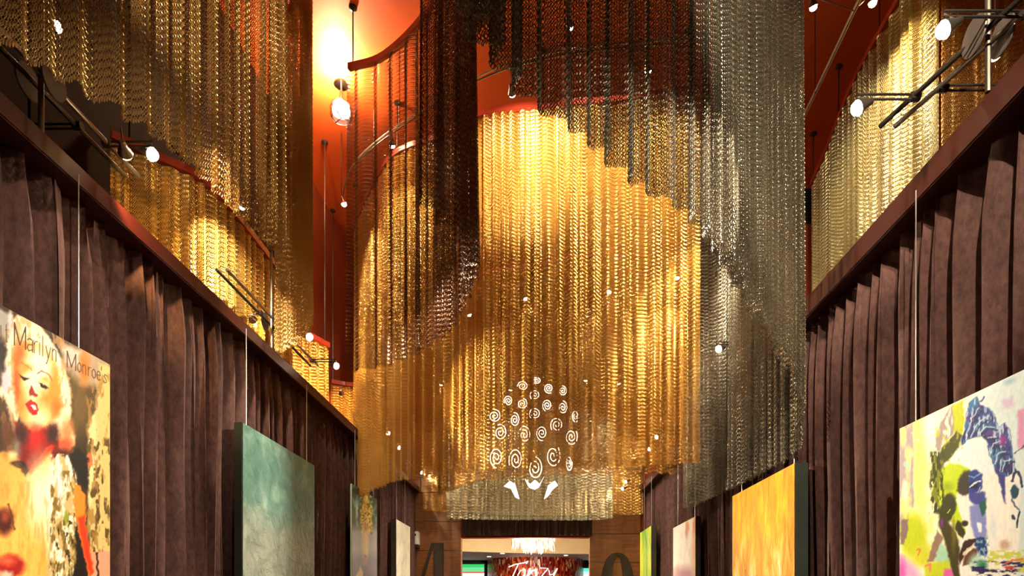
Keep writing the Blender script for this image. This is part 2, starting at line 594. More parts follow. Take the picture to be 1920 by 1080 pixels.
def chain_curtain(label, pts, m, htop=HT, hem=None, seed=1, amp=0.03, wl=(0.07, 0.15), pitch=0.017, gap=0.0105, lw=0.0125, wire=0.0019,
                  rods=(0.02, 0.35, 0.7, 0.98), top_amp=0.55, mod=0.5, track='track_red', name='chain_curtain'):
    """pts: (photo x, photo y of the hem, distance); hem: fixed hem height above the eye -> distance is worked out from it"""
    r = random.Random(seed)
    plan = []
    for p in pts:
        if hem is not None:
            z = F_PX * hem / (VY - p[1])
            plan.append(((p[0] - VX) / F_PX * z, z, EYE + hem))
        elif len(p) == 3:
            q = P(*p)
            plan.append((q.x, q.y, q.z))
        else:
            plan.append(p[:3])
    base, s = resample(catmull(plan), 0.02)
    d = np.gradient(base[:, :2], axis=0)
    d /= np.linalg.norm(d, axis=1)[:, None]
    nrm = np.stack([-d[:, 1], d[:, 0]], 1)
    mid = base[len(base) // 2]
    root = thing(name, (mid[0], mid[1], htop), label, 'curtain', 'hanging metal chain curtains')
    # track and its rods
    step = max(1, len(base) // 60)
    tp = [(b[0], b[1], htop) for b in base[::step]]
    MB().sweep(tp, 0.04, 0.05).build('track', track, root)
    for q in rods:
        b = base[int(q * (len(base) - 1))]
        MB().tube([(b[0], b[1], htop + 0.03), (b[0], b[1], HC - 0.02)], 0.006, 8).lathe([(0.035, 0), (0.035, 0.012), (0.01, 0.03)], (b[0], b[1], HC - 0.001), (0, 0, -1)) \
            .build('suspension_rod', 'rod_dark', root, True)
    # pleats
    fine, fs = resample(base, 0.003)
    L = fs[-1]
    ph = np.zeros(len(fs))
    am = np.zeros(len(fs))
    edges, amps = [0.0], [r.uniform(0.5, 1.2)]
    while edges[-1] < L:
        edges.append(edges[-1] + r.uniform(*wl))
        amps.append(r.uniform(1 - mod, 1 + mod))
    ph = np.interp(fs, edges, np.arange(len(edges)))
    am = np.interp(fs, edges, amps)
    dn = np.stack([np.interp(fs, s, nrm[:, k]) for k in range(2)], 1)
    h = np.sin(2 * np.pi * ph)
    low = fine[:, :2] + dn * (amp * am * h)[:, None]
    ph2 = ph + 0.13 * np.sin(fs * 2.3 + seed)
    am2 = np.interp(fs, edges, [r.uniform(1 - mod, 1 + mod) for _ in edges])
    high = fine[:, :2] + dn * (amp * top_amp * am2 * np.sin(2 * np.pi * ph2))[:, None]
    arc = np.r_[0, np.cumsum(np.linalg.norm(np.diff(low, axis=0), axis=1))]
    n = int(arc[-1] / gap)
    a = np.linspace(0, arc[-1], n)
    lo = np.stack([np.interp(a, arc, low[:, k]) for k in range(2)] + [np.interp(a, arc, fine[:, 2])], 1)
    hi = np.stack([np.interp(a, arc, high[:, k]) for k in range(2)], 1)
    tan = np.gradient(lo[:, :2], axis=0)
    ang = np.arctan2(tan[:, 1], tan[:, 0])
    zt = htop - 0.035
    lens = zt - lo[:, 2]
    lmed = float(np.max(lens))
    nl = int(round(lmed / pitch))
    pv = lmed / nl
    # one strand of links, hanging from its origin
    mb = MB()
    hw, hh = lw / 2, pv * 0.60
    for k in range(nl):
        zc = -(k + 0.5) * pv
        aa = math.radians(34 if k % 2 else -34)
        ca, sa = math.cos(aa), math.sin(aa)
        mb.tube([(0, 0, zc + hh), (hw * ca, hw * sa, zc + 0.15 * hh), (0, 0, zc - hh), (-hw * ca, -hw * sa, zc - 0.15 * hh)], wire, 3, True)
    pv_v, pv_f = mb.v, mb.f
    o0 = WORLD[root.name]
    tops, turn, size = [], [], []
    for i in range(n):
        top = Vector((hi[i, 0], hi[i, 1], zt))
        bot = Vector((lo[i, 0], lo[i, 1], lo[i, 2] + r.uniform(-0.006, 0.006)))
        dv = bot - top
        q = Vector((0, 0, -1)).rotation_difference(dv.normalized()) @ Quaternion((0, 0, 1), float(ang[i]))
        tops.append(tuple(top - o0))
        turn.append(q.to_euler('XYZ')[:])
        size.append((1, 1, dv.length / lmed))
    me = bpy.data.meshes.new('chain_mesh')
    me.from_pydata(pv_v + tops, [], pv_f)
    nv = len(pv_v)
    at = me.attributes.new('is_top', 'BOOLEAN', 'POINT')
    at.data.foreach_set('value', [False] * nv + [True] * n)
    for nm, vals in (('turn', turn), ('size', size)):
        at = me.attributes.new(nm, 'FLOAT_VECTOR', 'POINT')
        at.data.foreach_set('vector', np.array([(0, 0, 0)] * nv + vals, dtype=np.float32).ravel())
    me.materials.append(MATS[m])
    o = bpy.data.objects.new('chain_mesh', me)
    COL.objects.link(o)
    o.parent = root
    o['kind'] = 'stuff'
    md = o.modifiers.new('hang', 'NODES')
    md.node_group = GN
    return root


chain_curtain('antique gold chain curtain swinging over the left drape rail, nearest on the left side',
              [(-330, -190), (-200, -80), (-80, 15), (0, 75), (60, 115), (140, 160), (220, 205), (300, 262), (370, 320), (440, 395), (525, 480), (530, 547), (580, 600),
               (555, 640), (519, 662)], 'chain_antique', hem=1.94, seed=2, amp=0.03, wl=(0.07, 0.14), rods=(0.5, 0.75, 0.97))
chain_curtain('dark bronze chain curtain on a curved red track, left of the big gold curtain',
              [(790, 370), (850, 435), (883, 485), (878, 530), (860, 590), (800, 650), (720, 685), (650, 695)], 'chain_bronze', hem=1.94, seed=5, amp=0.033,
              wl=(0.09, 0.2), rods=(0.7, 0.985), mod=0.8)
chain_curtain('gunmetal chain curtain with a long slanting hem, nearest in front of the big gold curtain',
              [(700, -150, 1.50), (790, -70, 1.61), (865, 0, 1.707), (920, 90, 1.855), (1000, 190, 2.05), (1100, 260, 2.22), (1200, 345, 2.43), (1290, 400, 2.6), (1350, 470, 2.85), (1420, 590, 3.4),
               (1480, 690, 4.0), (1498, 735, 4.06), (1500, 800, 4.12), (1490, 850, 4.25), (1420, 890, 4.86), (1360, 920, 5.7), (1290, 952, 6.9)], 'chain_gunmetal', seed=8,
              amp=0.034, wl=(0.08, 0.15), rods=(0.2, 0.45, 0.7, 0.97), wire=0.0023)
chain_curtain('widest bright gold chain curtain, hanging across the middle of the hall',
              [(664, 940), (690, 923), (729, 905), (768, 898), (818, 894), (862, 887), (929, 880), (1050, 877), (1150, 875), (1230, 872), (1312, 868)], 'chain_gold', hem=1.2,
              seed=13, amp=0.03, wl=(0.05, 0.15), rods=(0.02, 0.35, 0.7, 0.98), mod=0.85)
chain_curtain('darker bronze-gold chain curtain showing just below the hem of the widest gold one',
              [(821, 930), (842, 921), (899, 902), (1000, 895), (1100, 888), (1200, 888), (1330, 888)], 'chain_old_gold', hem=1.65, seed=17, amp=0.03, wl=(0.1, 0.22), pitch=0.024,
              gap=0.015, lw=0.018, wire=0.0026)
chain_curtain('silver chain curtain with straight hem, far off above the wood-framed opening',
              [(838, 972, 10.75), (900, 974, 10.6), (1000, 975, 10.55), (1100, 975, 10.6), (1147, 971, 10.75)], 'chain_silver', seed=19, amp=0.03, wl=(0.08, 0.2), pitch=0.024,
              gap=0.015, lw=0.018, wire=0.0026)
chain_curtain('sheer amber chain curtain hanging farthest back against the end wall',
              [(794, 957, 11.0), (880, 962, 11.03), (1000, 966, 11.05), (1205, 965, 11.0)], 'chain_gold', seed=23, amp=0.022, wl=(0.09, 0.2), pitch=0.026, gap=0.016, lw=0.018,
              wire=0.0023)
chain_curtain('pale champagne chain curtain on a curved track behind the right drape rail',
              [(2.95, 6.9, EYE + 1.5, 0), (2.88, 6.39, EYE + 1.5, 0), (2.74, 5.54, EYE + 1.5, 0), (2.7, 4.8, EYE + 1.5, 0), (2.68, 4.3, EYE + 1.5, 0)], 'chain_champagne', seed=29,
              amp=0.03, wl=(0.07, 0.2), mod=0.8)
chain_curtain('brownish gold chain curtain close to the right wall, behind the twin-rod light bracket',
              [(2.67, 4.24, EYE + 1.5, 0), (2.85, 4.25, EYE + 1.5, 0), (3.1, 4.05, EYE + 1.5, 0), (3.2, 3.3, EYE + 1.5, 0), (3.0, 2.4, EYE + 1.5, 0)], 'chain_antique', seed=31, amp=0.03, wl=(0.07, 0.18))
chain_curtain('amber chain curtain on a low red track beyond the left drape rail',
              [(-2.62, 3.92, EYE + 1.6, 0), (-2.45, 4.12, EYE + 1.6, 0), (-2.27, 4.35, EYE + 1.6, 0), (-2.24, 4.9, EYE + 1.6, 0), (-2.27, 5.7, EYE + 1.6, 0), (-2.4, 6.2, EYE + 1.6, 0)],
              'chain_gold', htop=EYE + 2.85, seed=37, amp=0.022, wl=(0.07, 0.18), rods=(0.28, 0.9))
chain_curtain('yellow lit chain curtain on a low track, right of the antique gold tip',
              [(-2.62, 6.35, EYE + 1.6, 0), (-2.45, 6.7, EYE + 1.6, 0), (-2.31, 7.04, EYE + 1.6, 0)], 'chain_gold', htop=EYE + 2.8, seed=41, amp=0.022, wl=(0.06, 0.16),
              rods=(0.05, 0.93))
chain_curtain('small yellow chain curtain deep at left, seen between the bronze curtain and drape rail',
              [(-2.66, 8.2, EYE + 1.6, 0), (-2.5, 8.3, EYE + 1.6, 0), (-2.3, 8.35, EYE + 1.6, 0)], 'chain_gold', htop=EYE + 2.8, seed=43, amp=0.022, wl=(0.06, 0.16), rods=(0.1, 0.9))

# ------------------------------------------------------------------ paintings
def hsh(ix, iy, s):
    h = (ix.astype(np.int64) * 374761393 + iy.astype(np.int64) * 668265263 + s * 1442695041) & 0x7fffffff
    h = ((h ^ (h >> 13)) * 1274126177) & 0x7fffffff
    return ((h ^ (h >> 16)) & 0xffff) / 65535.0


def vnoise(x, y, s):
    ix, iy = np.floor(x), np.floor(y)
    fx, fy = x - ix, y - iy
    fx, fy = fx * fx * (3 - 2 * fx), fy * fy * (3 - 2 * fy)
    a, b = hsh(ix, iy, s), hsh(ix + 1, iy, s)
    c, d = hsh(ix, iy + 1, s), hsh(ix + 1, iy + 1, s)
    return (a * (1 - fx) + b * fx) * (1 - fy) + (c * (1 - fx) + d * fx) * fy


def fbm(x, y, s, o=3):
    t, a, n = 0, 0.5, 0
    for k in range(o):
        t = t + a * vnoise(x * 2 ** k, y * 2 ** k, s + k)
        n += a
        a *= 0.55
    return t / n


class Painter:
    """colours the points of a canvas; coordinates are the sheet's own, measured where the photo shows it"""

    def __init__(self, x, y, warp=2.5, ws=9.0):
        self.x0, self.y0 = x, y
        self.x = x + (fbm(x / ws, y / ws, 3) - 0.5) * warp * 2
        self.y = y + (fbm(x / ws, y / ws, 9) - 0.5) * warp * 2
        self.c = np.ones((len(x), 3))

    def put(self, mask, rgb):
        m = np.clip(mask, 0, 1)[:, None]
        self.c = self.c * (1 - m) + np.array(rgb)[None, :] / 255.0 * m

    def fill(self, rgb):
        self.put(np.ones(len(self.x)), rgb)

    def ell(self, cx, cy, rx, ry, rgb, soft=0.3, ang=0, a=1.0):
        dx, dy = self.x - cx, self.y - cy
        ca, sa = math.cos(math.radians(ang)), math.sin(math.radians(ang))
        u, v = (dx * ca + dy * sa) / rx, (-dx * sa + dy * ca) / ry
        d = np.sqrt(u * u + v * v)
        self.put((1 + soft - d) / (2 * soft) * a, rgb)

    def sd(self, pts, closed, warped=True):
        x, y = (self.x, self.y) if warped else (self.x0, self.y0)
        best = np.full(len(x), 1e9)
        ins = np.zeros(len(x), bool)
        n = len(pts)
        for i in range(n if closed else n - 1):
            (ax, ay), (bx, by) = pts[i], pts[(i + 1) % n]
            ex, ey = bx - ax, by - ay
            t = np.clip(((x - ax) * ex + (y - ay) * ey) / (ex * ex + ey * ey + 1e-9), 0, 1)
            best = np.minimum(best, (x - ax - t * ex) ** 2 + (y - ay - t * ey) ** 2)
            if closed:
                c = ((ay > y) != (by > y))
                xi = ax + (y - ay) / (by - ay + 1e-12) * ex
                ins ^= c & (x < xi)
        return np.where(ins, -1, 1) * np.sqrt(best)

    def poly(self, pts, rgb, soft=2.0, a=1.0):
        self.put((0.5 - self.sd(pts, True) / soft) * a, rgb)

    def line(self, pts, wd, rgb, soft=1.2, a=1.0, warped=True):
        self.put((0.5 - (self.sd(pts, False, warped) - wd / 2) / soft) * a, rgb)

    def blot(self, x0, y0, x1, y1, rgb, sx, sy, th, seed, sharp=10, a=1.0, edge=4.0, clip=None):
        n = fbm(self.x0 / sx, self.y0 / sy, seed, 3)
        m = np.clip((n - th) * sharp + 0.5, 0, 1)
        e = np.minimum(np.minimum(self.x - x0, x1 - self.x), np.minimum(self.y - y0, y1 - self.y))
        m = m * np.clip(e / edge, 0, 1) * a
        if clip:
            m = m * np.clip(0.5 - self.sd(clip, True) / 3.0, 0, 1)
        self.put(m, rgb)

    def linear(self):
        c = np.clip(self.c, 0, 1)
        return np.where(c <= 0.04045, c / 12.92, ((c + 0.055) / 1.055) ** 2.4)


def axis(a, b, dense0, dense1, step, coarse):
    """sample positions from a to b, dense between dense0 and dense1"""
    v = [a]
    while v[-1] < b - 1e-6:
        s = step if dense0 <= v[-1] < dense1 else coarse
        nx = v[-1] + s
        if v[-1] < dense0 < nx:
            nx = dense0
        v.append(min(nx, b))
    return np.array(v)


def painting(label, side, xf, ya, yb, za, zb, depth, art, side_mat, wires=(), dense=None, paint=None, group='paintings along the drapes'):
    # front face stands clear of the drape
    """a canvas hung flat against a drape; side = +1 on the left wall. ya<yb distances, za<zb heights"""
    root = thing('painting', (xf, (ya + yb) / 2, za), label, 'painting', group)
    xb = xf - side * depth
    MB().bbox((min(xb, xf - side * 0.003), ya, za), (max(xb, xf - side * 0.003), yb, zb), 0.003).build('stretcher', side_mat, root)
    if paint is None:
        bm = MB()
        n = 10
        vs, fs = [], []
        for j in range(n + 1):
            for i in range(n + 1):
                vs.append((xf, ya + 0.004 + (yb - ya - 0.008) * i / n, za + 0.004 + (zb - za - 0.008) * j / n))
        for j in range(n):
            for i in range(n):
                fs.append((j * (n + 1) + i, j * (n + 1) + i + 1, (j + 1) * (n + 1) + i + 1, (j + 1) * (n + 1) + i))
        bm.add(vs, fs)
        bm.add([(xf - side * 0.002, v[1], v[2]) for v in (vs[0], vs[n], vs[-1], vs[-1 - n])], [(0, 1, 2, 3)])
        o = bm.build('canvas', art, None)
        o.data.transform(Matrix.Translation((-xf, -(ya + yb) / 2, -(za + zb) / 2)))
        o.parent = root
        o.location = Vector((xf, (ya + yb) / 2, (za + zb) / 2)) - WORLD[root.name]
    else:
        ys = axis(ya + 0.003, yb - 0.003, dense[0], dense[1], dense[2], 0.05)
        zs = axis(za + 0.003, zb - 0.003, dense[3], dense[4], dense[5], 0.05)
        YY, ZZ = np.meshgrid(ys, zs)
        YY, ZZ = YY.ravel(), ZZ.ravel()
        px = VX + F_PX * xf / YY
        py = VY - F_PX * (ZZ - EYE) / YY
        col = paint(px, py)
        ny, nz_ = len(ys), len(zs)
        o0 = WORLD[root.name]
        vs = np.stack([np.full(len(YY), xf - o0.x), YY - o0.y, ZZ - o0.z], 1)
        idx = np.arange(ny * nz_).reshape(nz_, ny)
        fs = np.stack([idx[:-1, :-1].ravel(), idx[:-1, 1:].ravel(), idx[1:, 1:].ravel(), idx[1:, :-1].ravel()], 1)
        if side < 0:
            fs = fs[:, ::-1]
        me = bpy.data.meshes.new('canvas')
        me.from_pydata(vs.tolist(), [], fs.tolist())
        ca = me.color_attributes.new('paint', 'FLOAT_COLOR', 'POINT')
        ca.data.foreach_set('color', np.concatenate([col, np.ones((len(col), 1))], 1).astype(np.float32).ravel())
        me.materials.append(MATS['painted_canvas'])
        o = bpy.data.objects.new('canvas', me)
        COL.objects.link(o)
        o.parent = root
    for y in wires:
        ztop = RL0 if side > 0 else RR0
        xw = xf - side * depth * 0.5
        MB().tube([(xw, y, zb - 0.01), (xw, y, ztop + 0.03)], 0.0028, 6).build('hanging_wire', 'wire_steel', root)
    return root


def serif(p, s, x, base, cap, wd, rgb):
    """a thin serif letter drawn with strokes: x left, base line function, cap height"""
    G = {
        'M': ([[(0, 0), (0, 1)], [(0, 1), (.5, .1), (1, 1)], [(1, 1), (1, 0)]], 1.0),
        'a': ([[(.1, .52), (.3, .62), (.6, .58), (.65, .4), (.65, 0)], [(.65, .36), (.2, .3), (.05, .12), (.25, 0), (.65, .12)]], .7),
        'r': ([[(.1, .62), (.15, 0)], [(.15, .4), (.35, .6), (.6, .6)]], .55),
        'i': ([[(.1, .62), (.1, 0)], [(.09, .85), (.11, .88)]], .25),
        'l': ([[(.1, 1.0), (.1, 0)]], .25),
        'y': ([[(0, .62), (.32, 0)], [(.65, .62), (.32, 0), (.1, -.3), (0, -.3)]], .7),
        'n': ([[(.08, .62), (.08, 0)], [(.08, .42), (.3, .62), (.55, .55), (.58, 0)]], .7),
        'o': ([[(.3, .62), (.05, .45), (.05, .15), (.3, 0), (.55, .15), (.55, .45), (.3, .62)]], .65),
        'e': ([[(.05, .34), (.55, .36), (.45, .58), (.2, .6), (.05, .35), (.12, .1), (.35, 0), (.55, .1)]], .65),
        's': ([[(.5, .55), (.25, .62), (.08, .48), (.45, .25), (.45, .08), (.2, 0), (.05, .1)]], .55),
        "'": ([[(.05, 1.0), (.02, .75)]], .2),
        'u': ([[(.05, .62), (.08, .1), (.3, 0), (.55, .15)], [(.56, .62), (.58, 0)]], .7),
        't': ([[(.2, .85), (.2, .08), (.42, .02)], [(0, .6), (.42, .6)]], .5),
    }
    st, adv = G[s]
    for ln in st:
        pts = []
        for (u, v) in ln:
            X = x + u * wd
            pts.append((X, base(X) - v * cap))
        p.line(pts, max(1.3, wd * 0.12), rgb, 1.0, 0.95, False)
    return adv


def paint_blonde(x, y):
    p = Painter(x, y, 3.0, 8.0)
    p.fill((70, 52, 20))
    p.blot(-300, 400, 300, 1500, (35, 22, 10), 22, 40, 0.5, 1, 6)
    p.ell(150, 760, 22, 60, (95, 72, 25), 0.6)
    p.poly([(105, 640), (208, 660), (208, 730), (150, 720), (122, 690)], (165, 140, 115), 16)
    p.poly([(118, 645), (150, 660), (150, 690), (120, 680)], (190, 180, 165), 8)
    p.ell(158, 690, 9, 30, (190, 110, 30), 0.6)
    p.poly([(-40, 560), (20, 590), (14, 650), (-40, 640)], (150, 145, 140), 6)
    p.poly([(92, 620), (112, 640), (114, 672), (104, 660)], (40, 40, 38), 4)
    # right edge strip
    p.poly([(186, 680), (215, 690), (215, 1100), (168, 1100), (168, 930), (176, 800)], (205, 178, 112), 6)
    p.poly([(166, 790), (180, 768), (182, 880), (165, 1000)], (214, 196, 140), 5)
    p.blot(160, 820, 208, 1050, (84, 64, 26), 8, 20, 0.57, 4, 12)
    p.blot(160, 700, 208, 1050, (150, 110, 50), 6, 26, 0.6, 6, 12, 0.8)
    p.ell(167, 862, 7, 14, (205, 105, 60), 0.2)
    p.poly([(164, 1034), (208, 1034), (208, 1100), (164, 1100)], (205, 150, 120), 3)
    p.line([(182, 1036), (184, 1090)], 4, (60, 30, 20))
    # hair
    p.poly([(22, 600), (32, 592), (48, 592), (72, 606), (92, 632), (106, 655), (122, 690), (132, 728), (134, 770), (128, 798), (141, 818), (138, 836), (118, 842), (100, 815),
            (60, 700), (30, 800), (34, 838), (24, 800), (8, 745), (4, 705), (14, 645)], (243, 226, 190), 5)
    p.ell(12, 715, 10, 26, (205, 190, 205), 0.5)
    p.ell(20, 605, 5, 22, (205, 190, 195), 0.4)
    p.blot(0, 590, 140, 850, (190, 140, 85), 8, 20, 0.58, 12, 7, 0.7)
    p.ell(6, 690, 5, 8, (45, 35, 35), 0.6)
    p.ell(3, 660, 9, 24, (28, 22, 18), 0.4)
    p.ell(3, 735, 4, 10, (240, 230, 200), 0.4)
    p.ell(126, 812, 11, 26, (214, 130, 75), 0.6)
    p.ell(120, 835, 16, 12, (190, 80, 45), 0.5)
    # face
    p.poly([(25, 660), (45, 640), (76, 646), (96, 662), (108, 690), (111, 740), (103, 785), (86, 806), (62, 812), (45, 797), (33, 770), (26, 720)], (240, 140, 50), 6)
    p.ell(38, 668, 12, 26, (216, 96, 26), 0.7)
    p.ell(72, 690, 26, 42, (255, 242, 205), 0.45)
    p.ell(60, 722, 14, 34, (255, 238, 200), 0.6)
    p.ell(72, 785, 22, 26, (255, 228, 175), 0.6)
    p.ell(103, 730, 8, 36, (240, 140, 45), 0.6)
    p.ell(106, 765, 9, 16, (226, 110, 30), 0.6)
    p.ell(31, 720, 5, 40, (205, 85, 30), 0.6)
    p.ell(47, 690, 12, 8, (240, 150, 60), 0.7)
    p.line([(30, 684), (42, 680), (58, 694)], 3, (196, 96, 30), 3, 0.7)
    p.line([(70, 699), (80, 695), (90, 702), (97, 714)], 2.4, (150, 70, 22), 2)
    p.poly([(34, 700), (42, 707), (56, 710), (46, 714), (38, 708)], (30, 12, 8), 2)
    p.poly([(72, 716), (80, 718), (92, 729), (86, 731), (76, 724)], (30, 12, 8), 2)
    p.ell(84, 712, 8, 5, (250, 170, 80), 0.7)
    p.poly([(56, 730), (60, 722), (66, 736), (71, 741), (69, 745), (60, 741), (54, 741)], (140, 30, 10), 3)
    p.poly([(48, 757), (57, 749), (66, 752), (74, 768), (70, 777), (60, 777), (51, 768)], (176, 14, 14), 2)
    p.poly([(56, 760), (63, 759), (69, 767), (62, 769)], (255, 235, 225), 1.5)
    # neck and big face below
    p.poly([(28, 790), (45, 800), (64, 812), (92, 800), (104, 800), (112, 850), (95, 880), (60, 890), (30, 860)], (120, 14, 8), 8)
    p.ell(66, 822, 16, 22, (196, 22, 12), 0.7)
    p.ell(40, 815, 12, 18, (52, 12, 10), 0.6)
    p.ell(100, 812, 11, 16, (48, 12, 8), 0.6)
    p.ell(120, 858, 18, 14, (60, 14, 10), 0.5)
    p.poly([(-200, 850), (22, 846), (36, 862), (58, 884), (94, 836), (98, 900), (100, 1000), (92, 1100), (-200, 1100)], (238, 170, 78), 6)
    p.ell(30, 842, 9, 18, (125, 115, 95), 0.6)
    p.ell(12, 810, 12, 34, (92, 50, 20), 0.7)
    p.line([(58, 884), (78, 860), (96, 838)], 9, (225, 45, 14), 7, 0.9)
    p.poly([(18, 868), (30, 862), (46, 866), (56, 880), (46, 892), (38, 880), (26, 876)], (36, 16, 14), 4)
    p.ell(24, 854, 8, 8, (250, 205, 150), 0.5)
    p.ell(76, 930, 24, 60, (255, 246, 208), 0.7)
    p.ell(92, 960, 7, 70, (255, 250, 228), 0.6)
    p.ell(30, 950, 14, 60, (245, 185, 92), 0.7)
    p.blot(0, 900, 95, 1080, (222, 140, 60), 6, 40, 0.58, 21, 6, 0.5)
    p.ell(8, 978, 18, 24, (72, 22, 14), 0.35)
    p.ell(10, 968, 7, 10, (150, 60, 35), 0.6)
    p.line([(15, 945), (24, 970), (27, 992)], 3, (90, 40, 22), 3)
    p.ell(20, 1062, 26, 22, (150, 24, 16), 0.25)
    p.ell(14, 1052, 14, 8, (210, 90, 60), 0.6)
    p.ell(12, 1078, 12, 8, (190, 175, 150), 0.4)
    # sequined dress and arm
    p.poly([(97, 862), (112, 850), (128, 864), (142, 900), (140, 1000), (144, 1060), (130, 1100), (86, 1100), (94, 1010), (99, 940)], (196, 168, 112), 5)
    p.blot(92, 850, 146, 1100, (250, 244, 215), 6, 20, 0.5, 31, 6)
    p.blot(92, 880, 146, 1100, (122, 98, 40), 6, 18, 0.58, 37, 7)
    p.blot(92, 960, 146, 1100, (60, 46, 16), 5, 14, 0.64, 39, 9)
    p.ell(112, 905, 5, 30, (235, 215, 215), 0.6)
    p.ell(124, 972, 3, 12, (130, 150, 50), 0.6)
    p.poly([(128, 855), (146, 840), (166, 860), (164, 920), (150, 900), (138, 880)], (16, 10, 6), 5)
    p.poly([(138, 905), (150, 910), (160, 930), (162, 1000), (174, 1068), (168, 1085), (156, 1040), (146, 990), (138, 950)], (238, 128, 32), 4)
    p.poly([(146, 970), (158, 965), (164, 1005), (175, 1068), (170, 1085), (158, 1040)], (224, 50, 14), 5)
    p.poly([(142, 980), (152, 1020), (166, 1085), (166, 1100), (128, 1100), (144, 1055)], (18, 8, 4), 4)
    # lettering
    dark = (58, 30, 12)
    for s, X, cap, wd in (('u', -4, 48, 10), ('t', 10, 40, 9), ('M', 27, 42, 21), ('a', 50, 38, 17), ('r', 62, 38, 14), ('i', 73, 38, 12), ('l', 79, 38, 12), ('y', 86, 36, 14), ('n', 97, 36, 14)):
        serif(p, s, X, lambda q: 652 + (q - 40) * 0.40 if q > 20 else 640 + q * 0.2, cap, wd, dark)
    for s, X, cap, wd in (('M', 126, 30, 16), ('o', 145, 29, 13), ('n', 154, 29, 12), ('r', 164, 29, 11), ('o', 172, 28, 13), ('e', 181, 28, 13), ("'", 190, 28, 10), ('s', 194, 26, 12)):
        serif(p, s, X, lambda q: 690 + (q - 130) * 0.42, cap, wd, (70, 40, 20))
    return p.linear()


def paint_quiff(x, y):
    p = Painter(x, y, 2.2, 7.0)
    p.fill((232, 232, 200))
    p.poly([(1800, 600), (2300, 600), (2300, 1200), (1850, 1200), (1850, 900)], (214, 230, 232), 40)
    p.poly([(1680, 795), (1714, 790), (1714, 1010), (1680, 1010)], (166, 148, 150), 5)
    p.poly([(1712, 780), (1738, 770), (1738, 850), (1732, 950), (1715, 950), (1714, 860)], (214, 222, 120), 6)
    p.blot(1684, 780, 1750, 1000, (214, 224, 130), 12, 34, 0.54, 3, 5, 0.8)
    p.blot(1690, 800, 1725, 960, (160, 200, 190), 8, 14, 0.66, 5, 12, 0.8)
    p.ell(1697, 920, 6, 20, (236, 222, 190), 0.3)
    p.ell(1745, 800, 14, 40, (240, 236, 215), 0.6)
    p.blot(1690, 950, 1760, 1060, (226, 226, 140), 16, 24, 0.42, 8, 4)
    p.ell(1712, 1005, 24, 40, (178, 192, 14), 0.25)
    p.ell(1728, 1040, 16, 22, (196, 200, 40), 0.4)
    p.poly([(1690, 975), (1703, 972), (1702, 1000), (1694, 1022), (1688, 1020)], (122, 100, 100), 3)
    p.poly([(1757, 995), (1768, 1008), (1764, 1020), (1752, 1052), (1738, 1054), (1748, 1022)], (140, 112, 96), 3)
    p.poly([(1764, 1018), (1776, 1030), (1784, 1062), (1760, 1056), (1752, 1050)], (160, 204, 178), 5)
    p.poly([(1686, 1040), (1715, 1060), (1730, 1090), (1686, 1100)], (232, 160, 200), 14)
    p.ell(1690, 1070, 8, 22, (222, 90, 170), 0.6)
    p.poly([(1733, 1056), (1780, 1052), (1786, 1090), (1735, 1090)], (190, 200, 30), 6)
    p.line([(1736, 1062), (1744, 1058), (1744, 1072)], 4, (222, 130, 90))
    p.line([(1718, 1032), (1726, 1030), (1722, 1040)], 2.5, (205, 120, 60))
    # pinks on the far side
    p.poly([(1908, 770), (1960, 750), (1960, 850), (1908, 840)], (216, 150, 190), 5)
    p.poly([(1878, 750), (1900, 742), (1902, 762), (1880, 766)], (205, 190, 222), 8)
    p.ell(1893, 715, 12, 5, (165, 195, 215), 0.7, -30)
    p.line([(1902, 850), (1925, 832)], 2.2, (80, 70, 100))
    # face
    p.poly([(1752, 850), (1800, 830), (1850, 815), (1870, 880), (1912, 880), (1912, 1000), (1906, 1090), (1795, 1090), (1776, 1030), (1762, 970), (1757, 900)], (240, 238, 230), 4)
    p.ell(1880, 960, 24, 70, (246, 242, 234), 0.5)
    p.ell(1862, 985, 5, 18, (216, 226, 236), 0.8)
    p.poly([(1803, 832), (1850, 818), (1860, 855), (1866, 886), (1850, 893), (1830, 878), (1800, 882), (1792, 862)], (224, 238, 242), 6)
    p.poly([(1766, 878), (1780, 868), (1798, 870), (1818, 880), (1806, 905), (1795, 925), (1792, 940), (1806, 965), (1814, 990), (1800, 1010), (1790, 985), (1775, 955), (1762, 960), (1758, 900)],
           (190, 214, 20), 4)
    p.ell(1776, 912, 10, 8, (150, 170, 10), 0.7)
    # hair, left side
    p.poly([(1782, 764), (1790, 760), (1792, 800), (1786, 815), (1772, 826), (1762, 845), (1753, 846), (1754, 822), (1764, 792)], (158, 142, 138), 3)
    p.blot(1750, 760, 1795, 850, (225, 215, 205), 5, 18, 0.55, 14, 10)
    p.poly([(1786, 762), (1806, 751), (1808, 792), (1802, 822), (1790, 824), (1788, 790)], (186, 196, 8), 3)
    p.poly([(1804, 818), (1798, 838), (1780, 862), (1764, 872), (1756, 858), (1766, 840), (1784, 820), (1794, 808)], (66, 72, 4), 3)
    p.blot(1752, 800, 1806, 870, (176, 178, 10), 5, 12, 0.66, 16, 8, 0.8)
    p.poly([(1752, 848), (1760, 862), (1770, 866), (1764, 888), (1760, 930), (1762, 960), (1752, 940), (1746, 930), (1750, 905), (1744, 890), (1748, 872)], (120, 128, 10), 3)
    p.blot(1742, 845, 1772, 965, (52, 56, 4), 5, 12, 0.54, 18, 8)
    # hair, blue side: swept up and back in locks
    hair = [(1803, 826), (1809, 806), (1811, 778), (1820, 752), (1832, 744), (1838, 760), (1854, 764), (1864, 776), (1873, 802), (1884, 793), (1894, 808), (1898, 842), (1902, 872), (1906, 884),
            (1890, 892), (1876, 896), (1866, 884), (1862, 868), (1854, 850), (1850, 826), (1840, 817), (1820, 822), (1804, 834)]
    p.poly(hair, (44, 72, 150), 3)
